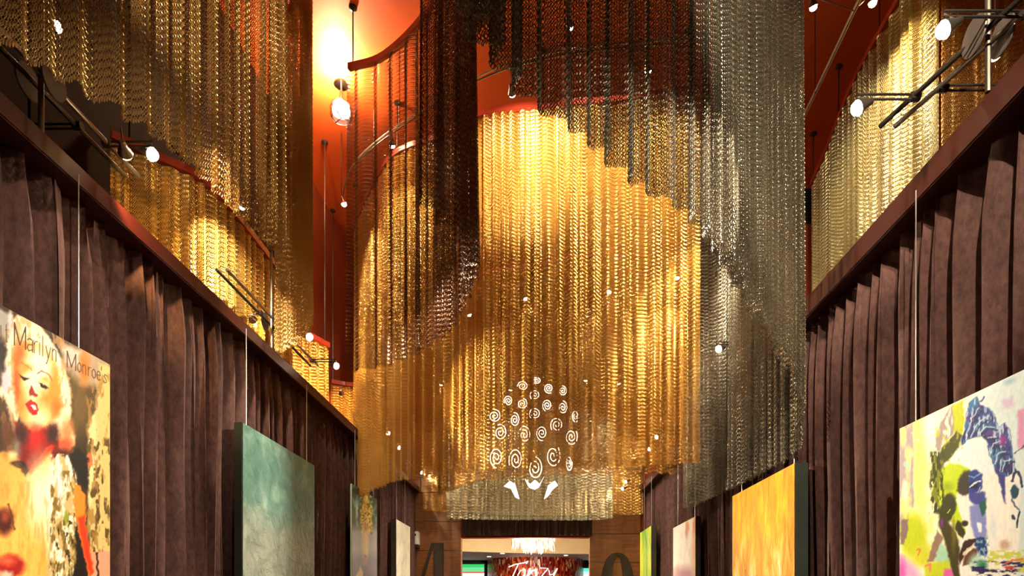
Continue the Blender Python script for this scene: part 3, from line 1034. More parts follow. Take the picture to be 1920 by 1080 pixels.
    p.blot(1800, 740, 1910, 900, (22, 30, 96), 8, 20, 0.5, 22, 5, clip=hair)
    p.blot(1800, 740, 1910, 900, (100, 46, 146), 10, 14, 0.62, 26, 5, 0.8, clip=hair)
    p.blot(1800, 740, 1910, 900, (30, 126, 170), 10, 16, 0.6, 28, 5, 0.8, clip=hair)
    p.blot(1800, 740, 1910, 900, (196, 214, 232), 4, 16, 0.64, 24, 9, 0.9, clip=hair)
    for a_, b_, c_ in (((1812, 815), (1822, 785), (1836, 765)), ((1820, 818), (1832, 795), (1848, 782)), ((1838, 812), (1850, 800), (1864, 802)), ((1852, 822), (1866, 818), (1880, 830)),
                       ((1858, 850), (1862, 832), (1876, 826)), ((1866, 870), (1872, 850), (1886, 846)), ((1880, 884), (1884, 864), (1896, 862))):
        p.line([a_, b_, c_], 2.4, (205, 222, 240), 1.5, 0.8)
        p.line([(a_[0] + 5, a_[1] + 2), (b_[0] + 6, b_[1] + 3), (c_[0] + 6, c_[1] + 5)], 3, (14, 20, 76), 2, 0.8)
    p.ell(1880, 825, 5, 9, (150, 24, 140), 0.6)
    p.line([(1838, 752), (1846, 744)], 3, (60, 70, 150))
    p.poly([(1872, 888), (1884, 888), (1884, 920), (1886, 946), (1880, 930), (1874, 905)], (52, 50, 130), 3)
    # eyes
    p.ell(1778, 952, 14, 28, (52, 56, 2), 0.12, 8)
    p.line([(1776, 962), (1781, 956)], 2, (205, 210, 80))
    p.line([(1784, 978), (1788, 966)], 2, (205, 210, 60))
    p.poly([(1806, 884), (1818, 882), (1822, 900), (1818, 925), (1806, 930), (1794, 920), (1797, 900)], (56, 50, 30), 4)
    p.poly([(1816, 884), (1830, 880), (1842, 890), (1842, 915), (1832, 930), (1818, 935), (1816, 910)], (36, 56, 140), 3)
    p.ell(1827, 910, 8, 7, (14, 18, 70), 0.4)
    p.line([(1818, 914), (1826, 906), (1838, 902)], 2.4, (225, 235, 250))
    p.line([(1822, 930), (1834, 922), (1838, 914)], 2, (170, 180, 226))
    p.line([(1816, 892), (1826, 895), (1838, 888)], 2, (120, 160, 200))
    p.poly([(1817, 925), (1845, 922), (1850, 936), (1842, 948), (1826, 946), (1817, 938)], (64, 66, 150), 4)
    # nose and cheek shadow
    p.poly([(1794, 928), (1804, 936), (1815, 948), (1822, 982), (1812, 998), (1806, 978), (1797, 955)], (244, 240, 228), 3)
    p.poly([(1817, 950), (1834, 944), (1848, 942), (1850, 1006), (1836, 1014), (1826, 1006), (1821, 984)], (128, 138, 204), 4)
    p.poly([(1834, 944), (1850, 936), (1848, 962), (1842, 968)], (22, 90, 80), 3)
    p.poly([(1832, 980), (1840, 982), (1840, 1000), (1834, 996)], (236, 240, 246), 2)
    p.ell(1809, 981, 6, 5, (36, 28, 34), 0.3)
    p.poly([(1795, 975), (1802, 980), (1810, 1000), (1806, 1010), (1797, 1002), (1792, 990)], (46, 46, 6), 3)
    p.poly([(1762, 950), (1772, 972), (1786, 990), (1796, 1012), (1800, 1032), (1798, 1060), (1800, 1090), (1790, 1090), (1780, 1050), (1770, 1012), (1760, 985)], (58, 52, 8), 4)
    p.ell(1788, 1005, 4, 26, (100, 90, 10), 0.7)
    p.ell(1766, 980, 3, 8, (120, 40, 150), 0.6)
    # mouth
    p.poly([(1798, 1042), (1808, 1014), (1818, 1010), (1832, 1009), (1836, 1013), (1824, 1020), (1812, 1032), (1800, 1058)], (52, 26, 18), 2.5)
    p.poly([(1804, 1062), (1808, 1042), (1824, 1028), (1834, 1030), (1832, 1042), (1818, 1058)], (98, 62, 38), 3)
    p.line([(1806, 1040), (1814, 1030), (1826, 1022)], 3, (226, 200, 180))
    p.poly([(1832, 1006), (1846, 1008), (1852, 1030), (1850, 1042), (1836, 1040), (1828, 1022)], (28, 58, 116), 3)
    p.blot(1826, 1005, 1856, 1048, (120, 160, 190), 4, 5, 0.6, 33, 12)
    # ear
    p.line([(1898, 902), (1902, 888), (1909, 884), (1914, 895), (1916, 912)], 5, (22, 34, 84))
    p.ell(1902, 922, 7.5, 13, (10, 62, 88), 0.12)
    p.line([(1898, 936), (1902, 950), (1911, 956)], 2.6, (40, 60, 100))
    p.line([(1912, 960), (1909, 972), (1907, 988)], 4, (18, 44, 62))
    p.line([(1898, 968), (1902, 972)], 5, (20, 50, 70))
    # splashes below
    p.ell(1884, 1022, 9, 9, (198, 166, 146), 0.5)
    p.blot(1850, 1030, 1925, 1075, (205, 210, 90), 10, 6, 0.52, 41, 10)
    p.ell(1832, 1055, 14, 14, (176, 214, 196), 0.5)
    p.ell(1842, 1060, 9, 9, (40, 120, 70), 0.6)
    p.blot(1820, 1050, 1925, 1085, (40, 30, 90), 16, 5, 0.5, 43, 12)
    p.line([(1884, 1058), (1900, 1050), (1918, 1048)], 3, (222, 110, 70))
    p.ell(1892, 1064, 9, 3, (205, 50, 40), 0.4)
    p.poly([(1770, 1065), (1785, 1068), (1792, 1090), (1768, 1090)], (216, 90, 170), 5)
    return p.linear()


def paint_crown(x, y):
    p = Painter(x, y, 1.2, 4.0)
    p.fill((70, 84, 66))
    p.blot(655, 900, 720, 990, (120, 150, 125), 5, 12, 0.58, 2, 10)
    p.ell(669, 958, 2, 14, (190, 205, 180), 0.6)
    p.poly([(640, 992), (720, 988), (720, 1160), (640, 1160)], (158, 150, 152), 16)
    p.poly([(640, 1040), (720, 1040), (720, 1160), (640, 1160)], (112, 104, 122), 20)
    p.poly([(684, 922), (690, 932), (696, 958), (698, 992), (693, 1002), (688, 996), (680, 990), (676, 985), (676, 958), (681, 938)], (226, 186, 40), 2)
    p.blot(674, 922, 700, 1004, (255, 236, 110), 2.2, 3, 0.55, 7, 14)
    p.blot(674, 940, 700, 1004, (110, 72, 8), 2.2, 3, 0.6, 9, 14)
    p.ell(685, 1015, 6, 34, (240, 208, 140), 0.5)
    p.ell(686, 990, 4, 5, (214, 140, 50), 0.6)
    p.ell(685, 1043, 2, 3, (140, 96, 110), 0.5)
    p.ell(684, 1055, 4, 7, (190, 130, 130), 0.6)
    p.ell(686, 1074, 4, 12, (132, 84, 120), 0.6)
    p.poly([(676, 1062), (680, 1072), (684, 1110), (660, 1110), (668, 1078)], (228, 204, 150), 3)
    return p.linear()


def paint_pink(x, y):
    p = Painter(x, y, 1.5, 6.0)
    p.fill((232, 214, 196))
    p.ell(1300, 985, 14, 18, (236, 130, 40), 0.7)
    p.ell(1282, 995, 6, 12, (190, 120, 160), 0.7)
    p.ell(1272, 996, 3, 12, (90, 120, 70), 0.6)
    p.line([(1277, 992), (1280, 1002), (1284, 996)], 2, (230, 190, 90))
    p.blot(1255, 970, 1310, 1160, (244, 236, 225), 8, 30, 0.5, 3, 6)
    p.ell(1285, 1078, 22, 14, (190, 130, 150), 0.7)
    p.ell(1303, 1030, 5, 40, (232, 170, 120), 0.8)
    return p.linear()


FL, FR = XDL + 0.04, XDR - 0.04      # front faces of the canvases


def zc(xf, px):
    return F_PX * xf / (px - VX)


def hz(py, z):
    return EYE + (VY - py) / F_PX * z


FL = XDL + 0.030
ya = zc(FL, 207)
painting('glossy portrait of a blonde woman with red lips and lettering across its top', 1, FL, ya - 1.35, ya, 0.45, hz(683, ya), 0.02, None, 'canvas_glass',
         (ya - 0.2, ya - 1.15), (2.42, ya, 0.0032, EYE + 0.02, hz(683, ya), 0.003), paint_blonde)
FL = XDL + 0.055
y0, y1 = zc(FL, 455), zc(FL, 590)
painting('turquoise abstract canvas fading to pale grey plaster strokes, on the left drapes', 1, FL, y0, y1, 0.75, hz(791, y0), 0.06, 'paint_teal', 'canvas_green', (y0 + 0.12, y1 - 0.12))
FL = XDL + 0.030
y0, y1 = zc(FL, 660), zc(FL, 707)
painting('narrow picture of a golden crowned face fading into grey, between the turquoise and white canvases', 1, FL, y0, y1, 0.75, hz(936, y1), 0.02, None, 'canvas_glass',
         (y0 + 0.15, y1 - 0.15), (y0, y1, 0.012, EYE + 0.2, hz(936, y1), 0.012), paint_crown)
FL = XDL + 0.075
y0, y1 = zc(FL, 743), zc(FL, 769)
painting('off-white plaster-textured canvas, last on the left before the wooden pier', 1, FL, y0, y1, 0.9, hz(973, y0), 0.08, 'paint_white', 'canvas_side', (y0 + 0.2, y1 - 0.2))
FR = XDR - 0.030
ya = zc(FR, 1686)
painting('bright portrait of a man with a blue quiff and lime green cheek', -1, FR, ya - 1.35, ya, 0.45, hz(803, ya), 0.02, None, 'canvas_glass', (ya - 0.12, ya - 1.15),
         (2.28, ya, 0.0032, EYE + 0.02, hz(690, 2.28), 0.003), paint_quiff)
FR = XDR - 0.085
y0, y1 = zc(FR, 1490), zc(FR, 1373)
painting('amber yellow abstract canvas with white drips, under the grey chain hem on the right', -1, FR, y0, y1, 0.75, hz(930, y1), 0.09, 'paint_yellow', 'canvas_green', (y0 + 0.12, y1 - 0.12))
FR = XDR - 0.055
y0, y1 = zc(FR, 1304), zc(FR, 1262)
painting('pale pink and orange canvas, between the amber and the green canvases', -1, FR, y0, y1, 0.75, hz(990, y1), 0.06, None, 'canvas_side', (y0 + 0.15, y1 - 0.15),
         (y0, y1, 0.014, EYE + 0.2, hz(990, y1), 0.014), paint_pink)
FR = XDR - 0.075
y0, y1 = zc(FR, 1221), zc(FR, 1200)
y1 = min(y1, 11.1)
painting('lime green abstract canvas, last on the right beside the wooden pier', -1, FR, y0, y1, 0.9, hz(999, y1), 0.08, 'paint_green', 'canvas_side', (y0 + 0.2, y1 - 0.2))

# ------------------------------------------------------------------ spotlights
WK = 2.4


def add_spot(name, loc, aim, watts, angle, col=(1.0, 0.85, 0.63), blend=0.6, radius=0.02):
    l = bpy.data.lights.new(name, 'SPOT')
    l.energy = watts * WK
    l.color = col
    l.spot_size = math.radians(angle)
    l.spot_blend = blend
    l.shadow_soft_size = radius
    o = bpy.data.objects.new(name, l)
    COL.objects.link(o)
    o.location = loc
    o.rotation_euler = (Vector(aim) - Vector(loc)).to_track_quat('-Z', 'Y').to_euler()
    return o


def spotlight(pos, aim, label, watts=60, angle=60, hang=None, warm=False, r=0.029, group='halogen spotlights', col=None):
    """small open halogen head: cup, rim, bulb, and the stem to what carries it"""
    pos = Vector(pos)
    d = (Vector(aim) - pos).normalized()
    root = thing('spotlight', pos, label, 'spotlight', group)
    MB().lathe([(0.010, -0.075), (0.014, -0.07), (0.016, -0.045), (r * 0.9, -0.02), (r * 1.15, 0.0), (r * 1.1, 0.0), (r * 0.6, -0.015)], pos, d, 12).build('lamp_cup', 'rod_metal', root, True)
    MB().lathe([(0.004, -0.012), (r * 0.75, -0.006), (r * 0.95, 0.004), (r * 0.85, 0.016), (r * 0.5, 0.024), (0.003, 0.027)], pos, d, 12).build('bulb', 'bulb_warm' if warm else 'bulb_white', root, True)
    if hang is not None:
        MB().tube([pos - d * 0.06, Vector(hang)], 0.004, 6).build('stem', 'rod_metal', root)
    c = col or ((1.0, 0.62, 0.25) if warm else (1.0, 0.85, 0.63))
    if watts:
        lo = add_spot('spot_beam', pos + d * 0.045, aim, watts, angle, c)
    return root


def monorail(label, pts, z, drops, name='light_track'):
    """bent twin-rod lighting rail hung from the ceiling on thin rods"""
    base, s = resample(catmull([(p[0], p[1], z) for p in pts]), 0.08)
    mid = base[len(base) // 2]
    root = thing(name, (mid[0], mid[1], z), label, 'light track', 'bent lighting rails')
    p3 = [(b[0], b[1], z) for b in base]
    MB().tube(p3, 0.007, 8).build('rail_rod', 'wire_steel', root, True)
    MB().tube([(b[0], b[1], z - 0.035) for b in base], 0.007, 8).build('rail_rod', 'rod_metal', root, True)
    for q in drops:
        b = base[int(q * (len(base) - 1))]
        MB().tube([(b[0], b[1], z - 0.04), (b[0], b[1], HC)], 0.004, 6).build('drop_rod', 'rod_dark', root)
    return root


ZM = EYE + 4.3


def onrail(px, py, h=4.3):
    z = F_PX * h / (VY - py)
    return ((px - VX) / F_PX * z, z)


monorail('bent metal lighting rail curving in front of the widest gold curtain', [onrail(640, 372), onrail(656, 318), onrail(700, 270), onrail(780, 213), onrail(880, 152), onrail(960, 118),
         onrail(1100, 88), onrail(1320, 74), onrail(1450, 100)], ZM, (0.01, 0.3, 0.6, 0.98))
monorail('bent metal lighting rail seen glinting through the widest gold curtain', [onrail(840, 582), onrail(920, 545), onrail(1020, 526), onrail(1130, 522), onrail(1220, 505), onrail(1330, 450)], ZM,
         (0.02, 0.4, 0.75, 0.98))
monorail('straight lighting rail overhead at right, before the champagne curtain', [(2.27, 4.0), (2.29, 4.6), (2.34, 5.5), (2.38, 6.4)], ZM, (0.05, 0.6, 0.97))
monorail('short lighting rail at the far end, in front of the end wall', [(-1.9, 10.0), (-0.6, 10.0), (0.4, 10.0), (1.5, 10.0)], EYE + 3.95, (0.05, 0.5, 0.95))


def over(px, py, z):
    q = P(px, py, z)
    return q


# heads on the rail before the widest gold curtain: (photo x, photo y, rail height point, aim px, aim py, aim distance)
def rail_spot(px, py, rpx, rpy, aim, label, watts, angle=95, h=4.3, warm=False):
    x, z = onrail(rpx, rpy, h)
    pos = P(px, py, z)
    spotlight(pos, aim, label, watts, angle, (x, z, EYE + h - 0.035), warm)


rail_spot(645, 382, 643, 362, P(700, 560, 7.0), 'spotlight on the rail end at left, just past the edge of the bronze curtain', 90)
rail_spot(735, 272, 735, 243, P(760, 480, 6.5), 'spotlight glowing through the middle of the bronze chain curtain', 80)
rail_spot(960, 175, 958, 119, P(985, 330, 5.95), 'brightest rail spotlight, at the top edge of the widest gold curtain', 150)
rail_spot(1068, 50, 1068, 95, P(1120, 330, 5.85), 'spotlight glaring through the top of the gunmetal chain curtain', 110)
rail_spot(1215, 130, 1215, 80, P(1230, 360, 5.75), 'small spotlight shining through the middle of the gunmetal chain curtain', 110)
x_, z_ = onrail(1440, 98)
spotlight(P(1390, 295, 5.0), P(1310, 600, 5.7), 'faint spotlight behind the rainbow-tinted folds of the gunmetal curtain', 120, 60, P(1390, 110, 5.0))
rail_spot(880, 590, 882, 562, P(915, 700, 9.4), 'spotlight on the inner rail, at the right edge of the bronze curtain hem', 160)
rail_spot(985, 560, 985, 531, P(1010, 640, 8.7), 'spotlight on the inner rail, left of the bright one behind the widest gold curtain', 160)
rail_spot(1142, 547, 1142, 521, P(1130, 660, 8.4), 'bright spotlight on the inner rail, centre of the widest gold curtain', 160)
rail_spot(1270, 520, 1270, 482, P(1255, 740, 8.4), 'dim spotlight on the inner rail near the right edge of the widest gold curtain', 140)
for px, py, lab in ((828, 720, 'small far spotlight seen through the left half of the widest gold curtain'), (1098, 712, 'glaring far spotlight just right of the spiral lamp cluster'),
                    (1160, 718, 'small far spotlight second to the right of the spiral lamp cluster')):
    z = 10.0
    spotlight(P(px, py, z), P(px, 850, 10.75), lab, 60, 70, P(px, VY - 3.925 * F_PX / z, z))
q = P(957, 730, 10.0)
spotlight(q, P(957, 880, 10.7), 'small far spotlight shining at the upper left of the spiral lamp cluster', 60, 70, (q.x, q.y, EYE + 3.92))
spotlight((1.99, 4.64, hz(12, 4.64)), (2.8, 5.6, 4.2), 'bright spotlight at the top right corner of the gunmetal curtain', 75, 110, (2.29, 4.64, ZM - 0.03))
spotlight((2.4, 4.6, hz(5, 4.6)), (2.72, 5.0, 4.0), 'warm spotlight on the straight rail left of the champagne curtain top', 80, 130, (2.3, 4.6, ZM - 0.03), True)

# ------------------------------------------------------------------ twin-rod brackets on the drape rails
HB = EYE + 2.22


def bracket(label, x, y0, y1, ypost, slant=0.0, side=1):
    root = thing('light_bracket', (x, ypost, EYE + 1.9), label, 'light bracket', 'twin-rod light brackets')
    for k, dx in ((0, 0.035), (1, -0.035)):
        def xx(y):
            return x + dx + slant * (y - ypost)
        MB().tube([(xx(y0), y0, HB), (xx(y1), y1, HB)], 0.011, 10).build('rod', 'rod_metal' if k == 0 else 'rod_dark', root, True)
    # post with two clamping discs
    MB().tube([(x, ypost, EYE + (1.99 if x < 0 else 2.0)), (x, ypost, HB + 0.55)], 0.011, 8).build('post', 'rod_metal', root, True)
    for s in (-0.055, 0.055):
        MB().lathe([(0.07, -0.004), (0.072, 0), (0.07, 0.004)], (x + s, ypost, HB), (1, 0, 0), 24).build('clamp_disc', 'disc_metal', root, True)
    return root


def arm(root, a, b):
    a, b = Vector(a), Vector(b)
    for dz in (-0.011, 0.011):
        MB().tube([a + Vector((0, 0, dz)), b + Vector((0, 0, dz))], 0.0055, 6).build('arm', 'rod_dark', root)
    d = (b - a).normalized()
    MB().lathe([(0.02, -0.02), (0.02, 0.02)], a, d, 8).build('arm_clamp', 'rod_dark', root)


def on_h(px, py, h=2.2):
    z = F_PX * h / (VY - py)
    return P(px, py, z)


b = bracket('nearest twin-rod light bracket on the left drape rail, with round clamp discs', XDL - 0.03, 2.0, 3.35, 2.74)
q = on_h(285, 278)
arm(b, (XDL, q.y, HB), (q.x, q.y, HB))
arm(b, (XDL - 0.06, 3.0, HB), (XDL - 0.28, 3.0, HB))
spotlight(q - Vector((0, 0, 0.03)), (XDR, 2.6, 1.9), 'bright spotlight on the nearest left bracket, under the antique gold hem', 55, 52, (q.x, q.y, HB))
q = on_h(235, 287, 2.1)
spotlight(q, (-2.3, 3.9, 3.6), 'small amber spotlight beside the bright one on the nearest left bracket', 30, 80, (q.x - 0.02, q.y, HB), True)
b = bracket('middle twin-rod light bracket on the left drape rail, before the yellow lit curtain', XDL - 0.03, 4.3, 6.07, 5.1)
q = on_h(580, 625)
arm(b, (XDL, q.y, HB), (q.x, q.y, HB))
spotlight(q - Vector((0, 0, 0.03)), (XDR, 3.1, 2.0), 'bright spotlight at the tip of the antique gold curtain', 260, 60, (q.x, q.y, HB))
q = on_h(630, 680)
arm(b, (XDL, q.y, HB), (q.x, q.y, HB))
spotlight(q - Vector((0, 0, 0.03)), (1.66, 4.8, 2.9), 'bright spotlight at the bottom left edge of the bronze curtain', 520, 66, (q.x, q.y, HB))
q = on_h(474, 592)
arm(b, (XDL - 0.06, q.y, HB), (q.x, q.y, HB))
spotlight(q - Vector((0, 0, 0.03)), (-2.5, 6.5, 3.9), 'small spotlight outside the left rail, before the amber low-track curtain', 40, 80, (q.x, q.y, HB), True)
b = bracket('far twin-rod light bracket on the left drape rail, seen through the widest gold curtain', XDL - 0.03, 7.9, 9.5, 8.7)
for (px, py), aim, lab in (((727, 808), (XDR, 7.6, 2.0), 'brighter of two spotlights glowing through the lower left of the widest gold curtain'),
                           ((748, 835), (XDR, 9.0, 2.0), 'lower of two spotlights glowing through the lower left of the widest gold curtain')):
    q = on_h(px, py)
    arm(b, (XDL, q.y, HB), (q.x, q.y, HB))
    spotlight(q - Vector((0, 0, 0.03)), aim, lab, 120, 55, (q.x, q.y, HB))
b = bracket('farthest twin-rod light bracket on the left drape rail, beside the wooden pier', XDL - 0.03, 10.2, 11.2, 10.6)
q = on_h(792, 887)
arm(b, (XDL, 11.0, HB), (q.x, 11.0, HB))
spotlight((q.x, 11.0, HB - 0.03), (XDR, 10.3, 2.0), 'spotlight at the left hem of the widest gold curtain', 60, 55, (q.x, 11.0, HB))

b = bracket('nearest twin-rod light bracket on the right drape rail, with round clamp discs', XDR + 0.0, 1.9, 3.0, 2.52, -0.28)
q = on_h(1608, 190)
arm(b, (1.66, q.y, HB), (q.x, q.y, HB))
spotlight(q - Vector((0, 0, 0.03)), (XDL, 2.7, 1.9), 'bright spotlight on the long arm of the nearest right bracket', 220, 50, (q.x, q.y, HB))
arm(b, (1.75, q.y - 0.05, HB), (2.1, q.y - 0.05, HB))
q = on_h(1770, 36)
arm(b, (1.86, q.y, HB), (q.x, q.y, HB))
spotlight(q - Vector((0, 0, 0.04)), (XDL, 2.6, 1.7), 'bright spotlight on the short arm at the top right, nearest right bracket', 200, 46, (q.x, q.y, HB))
q = P(1865, 103, 3.3)
spotlight(q, (2.85, 4.2, 3.4), 'small yellow-white spotlight right of the nearest right bracket disc', 90, 90, (q.x, q.y + 0.02, q.z + 0.9), True)
b = bracket('twin-rod light bracket behind the silver folds of the gunmetal curtain', XDR + 0.03, 4.6, 6.2, 5.4)
q = on_h(1348, 648)
arm(b, (XDR, q.y, HB), (q.x, q.y, HB))
spotlight(q - Vector((0, 0, 0.03)), (XDL, 3.5, 2.1), 'faint spotlight glinting through the silver folds above the amber canvas', 520, 52, (q.x, q.y, HB))
b = bracket('far twin-rod light bracket on the right drape rail, seen through the widest gold curtain', XDR + 0.03, 7.9, 9.5, 8.7)
for (px, py), aim, lab in (((1232, 815), (XDL, 7.8, 2.0), 'upper of two spotlights glowing through the lower right of the widest gold curtain'),
                           ((1218, 838), (XDL, 9.6, 2.0), 'lower of two spotlights glowing through the lower right of the widest gold curtain')):
    q = on_h(px, py)
    arm(b, (XDR, q.y, HB), (q.x, q.y, HB))
    spotlight(q - Vector((0, 0, 0.03)), aim, lab, 120, 55, (q.x, q.y, HB))
q = on_h(1278, 815)
arm(b, (XDR + 0.06, q.y, HB), (q.x, q.y, HB))
spotlight(q - Vector((0, 0, 0.03)), (2.3, 9.5, 4.2), 'small spotlight outside the right rail, through the right edge of the widest gold curtain', 60, 80, (q.x, q.y, HB), True)
b = bracket('farthest twin-rod light bracket on the right drape rail, beside the wooden pier', XDR + 0.03, 10.2, 11.2, 10.9)
for (px, py), zz, lab in (((1168, 916), 10.8, 'bright far spotlight through the sheer amber curtain, beside the right pier'), ((1174, 903), 10.95, 'fainter far spotlight just above the one beside the right pier')):
    q = P(px, py, zz)
    arm(b, (XDR, zz, HB), (q.x, zz, HB))
    spotlight(q, (XDL, 10.4, 2.0), lab, 40, 55, (q.x, q.y, HB))
# two heads fixed to the left wall
q = P(105, 50, 3.4)
spotlight(q, (-1.2, 3.9, 4.9), 'spotlight glaring through the upper left of the antique gold curtain', 25, 60, (XL + 0.01, 3.4, q.z + 0.05))
q = P(455, 385, 4.2)
spotlight(q, (-2.27, 4.55, 3.85), 'tiny spotlight glinting through the middle of the antique gold curtain', 70, 100, (-2.27, 4.35, EYE + 2.89))
q = P(640, 738, 7.6)
spotlight(q, (-2.5, 8.3, 3.9), 'small spotlight before the small yellow curtain deep at left', 50, 80, (XDL - 0.01, 7.6, EYE + 1.985), True)
spotlight((-2.2, 6.35, 3.62), (-2.45, 6.75, 4.0), 'hidden-edge spotlight below the yellow lit low-track curtain', 40, 90, (-2.15, 6.3, EYE + 1.985), True)

# ------------------------------------------------------------------ ceiling lantern at left
lp = P(640, 212, 6.2)
lamp = thing('ceiling_lamp', (lp.x, lp.y, lp.z), 'glass drum ceiling lamp glowing on the orange ceiling, beside the bronze curtain', 'ceiling lamp')
MB().lathe([(0.092, -0.055), (0.105, -0.035), (0.105, 0.045), (0.095, 0.06), (0.088, 0.06), (0.097, 0.042), (0.097, -0.032), (0.085, -0.052)], lp, (0, 0, 1), 24).build('glass_shade', 'lamp_glass', lamp, True)
MB().lathe([(0.01, -0.02), (0.06, -0.015), (0.085, 0.0), (0.082, 0.04), (0.015, 0.05)], lp, (0, 0, 1), 16).build('bulb', 'bulb_white', lamp, True)
MB().lathe([(0.03, 0.05), (0.095, 0.058), (0.095, 0.07), (0.02, 0.08), (0.012, HC - lp.z - 0.02), (0.07, HC - lp.z - 0.015), (0.07, HC - lp.z)], lp, (0, 0, 1), 16).build('stem', 'chrome', lamp, True)
for k in range(3):
    a = 2 * math.pi * k / 3 + 0.4
    MB().tube([lp + Vector((0, 0, -0.045)), lp + Vector((0.095 * math.cos(a), 0.095 * math.sin(a), -0.05))], 0.006, 6).build('spoke', 'chrome', lamp)
pl = bpy.data.lights.new('lamp_light', 'POINT')
pl.energy = 260
pl.color = (1.0, 0.66, 0.36)
pl.shadow_soft_size = 0.07
plo = bpy.data.objects.new('lamp_light', pl)
COL.objects.link(plo)
plo.location = lp + Vector((-0.0, -0.16, 0.12))

# ------------------------------------------------------------------ cluster of spiral lamps behind the widest gold curtain
cc = P(1003, 700, 7.4)
clu = thing('spiral_chandelier', (cc.x, cc.y, HC), 'chandelier of glowing wire spirals hanging behind the widest gold curtain', 'chandelier')
MB().lathe([(0.25, 0), (0.25, 0.03), (0.03, 0.06)], (cc.x, cc.y, HC - 0.001), (0, 0, -1), 24).build('canopy', 'chrome', clu, True)
SP = [(980, 724, 10, 10), (1005, 714, 9, 7), (1029, 728, 9, 10), (1055, 733, 8, 10), (1003, 741, 10, 11), (953, 752, 8, 11), (979, 757, 10, 11), (1026, 760, 9, 12), (1055, 764, 9, 13), (1003, 776, 11, 12),
      (927, 780, 12, 13), (965, 787, 9, 14), (1044, 797, 12, 15), (1079, 780, 7, 13), (938, 811, 12, 16), (984, 815, 11, 17), (1016, 812, 11, 15), (1071, 819, 12, 17), (931, 858, 13, 20), (967, 862, 13, 22),
      (1037, 855, 14, 22), (1003, 878, 14, 22), (1067, 868, 6, 16)]
for k, (px, py, rx, ry) in enumerate(SP):
    z = 7.3 + 0.35 * math.sin(k * 2.1)
    c = P(px, py, z)
    sx, sz = rx * z / F_PX, ry * z / F_PX
    pts = []
    ph = R.uniform(0, 6)
    for i in range(40):
        a = ph + i / 39 * 2 * math.pi * 2.2
        q = 0.12 + 0.88 * i / 39
        pts.append((c.x + sx * q * math.cos(a), c.y + 0.01 * math.sin(a), c.z + sz * q * math.sin(a)))
    sp_ = MB().tube(pts, 0.0045, 5).build('spiral', 'spiral_glow', clu, True)
    MB().tube([(c.x, c.y, c.z + sz), (c.x, c.y, HC - 0.02)], 0.0012, 4).build('wire', 'rod_metal', sp_)
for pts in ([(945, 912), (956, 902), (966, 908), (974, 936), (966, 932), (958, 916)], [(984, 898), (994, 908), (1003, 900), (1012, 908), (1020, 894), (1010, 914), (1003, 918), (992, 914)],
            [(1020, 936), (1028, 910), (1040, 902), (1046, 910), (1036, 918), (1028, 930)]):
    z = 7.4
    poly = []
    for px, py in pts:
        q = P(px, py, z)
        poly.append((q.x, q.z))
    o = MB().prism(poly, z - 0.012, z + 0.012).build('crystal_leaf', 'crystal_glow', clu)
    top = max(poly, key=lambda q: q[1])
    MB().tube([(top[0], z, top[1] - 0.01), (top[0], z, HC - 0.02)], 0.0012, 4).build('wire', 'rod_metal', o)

# ------------------------------------------------------------------ end wall: numerals and sensor
def q2(px, py, z=YE - 0.03):
    v = P(px, py, z)
    return (v.x, v.z)


n4 = MB().prism([q2(809, 1018), q2(832, 1018), q2(832, 1112), q2(842, 1112), q2(842, 1118), q2(832, 1118), q2(832, 1138), q2(814, 1138), q2(814, 1118), q2(782, 1118), q2(782, 1112)], YE - 0.05, YE - 0.02)
# cut of the counter: the diagonal is thin, so it is built as a bar and a stem
n4 = MB().prism([q2(813, 1018), q2(832, 1018), q2(832, 1138), q2(813, 1138)], YE - 0.05, YE - 0.02) \
    .prism([q2(809, 1018), q2(814, 1018), q2(788, 1112), q2(781, 1112)], YE - 0.05, YE - 0.02).prism([q2(781, 1111), q2(842, 1111), q2(842, 1119), q2(781, 1119)], YE - 0.05, YE - 0.02)
o = n4.build('wall_numeral', 'numeral_dark', None, origin=(-1.9, YE - 0.02, 1.4))
tag(o, 'large dark numeral 4 on the wooden pier left of the opening', 'numeral', 'pier numerals')
outer, inner = [], []
N = 40
mb = MB()
vs, fs = [], []
for k in range(N):
    a = 2 * math.pi * k / N
    for (rx, ry) in ((30.5, 58), (10.5, 52)):
        for yy in (YE - 0.05, YE - 0.02):
            x, z = q2(1157.5 + rx * math.cos(a) * (abs(math.cos(a)) ** -0.15 if abs(math.cos(a)) > 1e-3 else 1), 1094 - ry * math.sin(a))
            vs.append((x, yy, z))
for k in range(N):
    j = (k + 1) % N
    a, b = k * 4, j * 4
    fs += [(a, b, b + 2, a + 2), (a + 1, a + 3, b + 3, b + 1), (a, a + 1, b + 1, b), (a + 2, b + 2, b + 3, a + 3)]
o = mb.add(vs, fs).build('wall_numeral', 'numeral_dark', None, origin=(1.4, YE - 0.02, 1.4))
tag(o, 'large dark numeral 0 on the wooden pier right of the opening', 'numeral', 'pier numerals')
sn = P(776, 1008, 11.0)
sen = thing('wall_sensor', (sn.x, 11.28, sn.z - 0.12), 'small white box sensor on the left wooden pier beside the off-white canvas', 'sensor')
MB().bbox((sn.x - 0.055, 11.1, sn.z - 0.11), (sn.x + 0.055, YE - 0.02, sn.z + 0.12), 0.008).build('housing', 'white_plastic', sen)
MB().lathe([(0.02, 0), (0.02, 0.02), (0.012, 0.03)], (sn.x, 11.1, sn.z + 0.06), (0, -1, 0)).build('lens', 'rod_dark', sen, True)
MB().box((sn.x - 0.05, 11.12, sn.z - 0.16), (sn.x + 0.05, YE - 0.02, sn.z - 0.11)).build('mount', 'black_wall', sen)

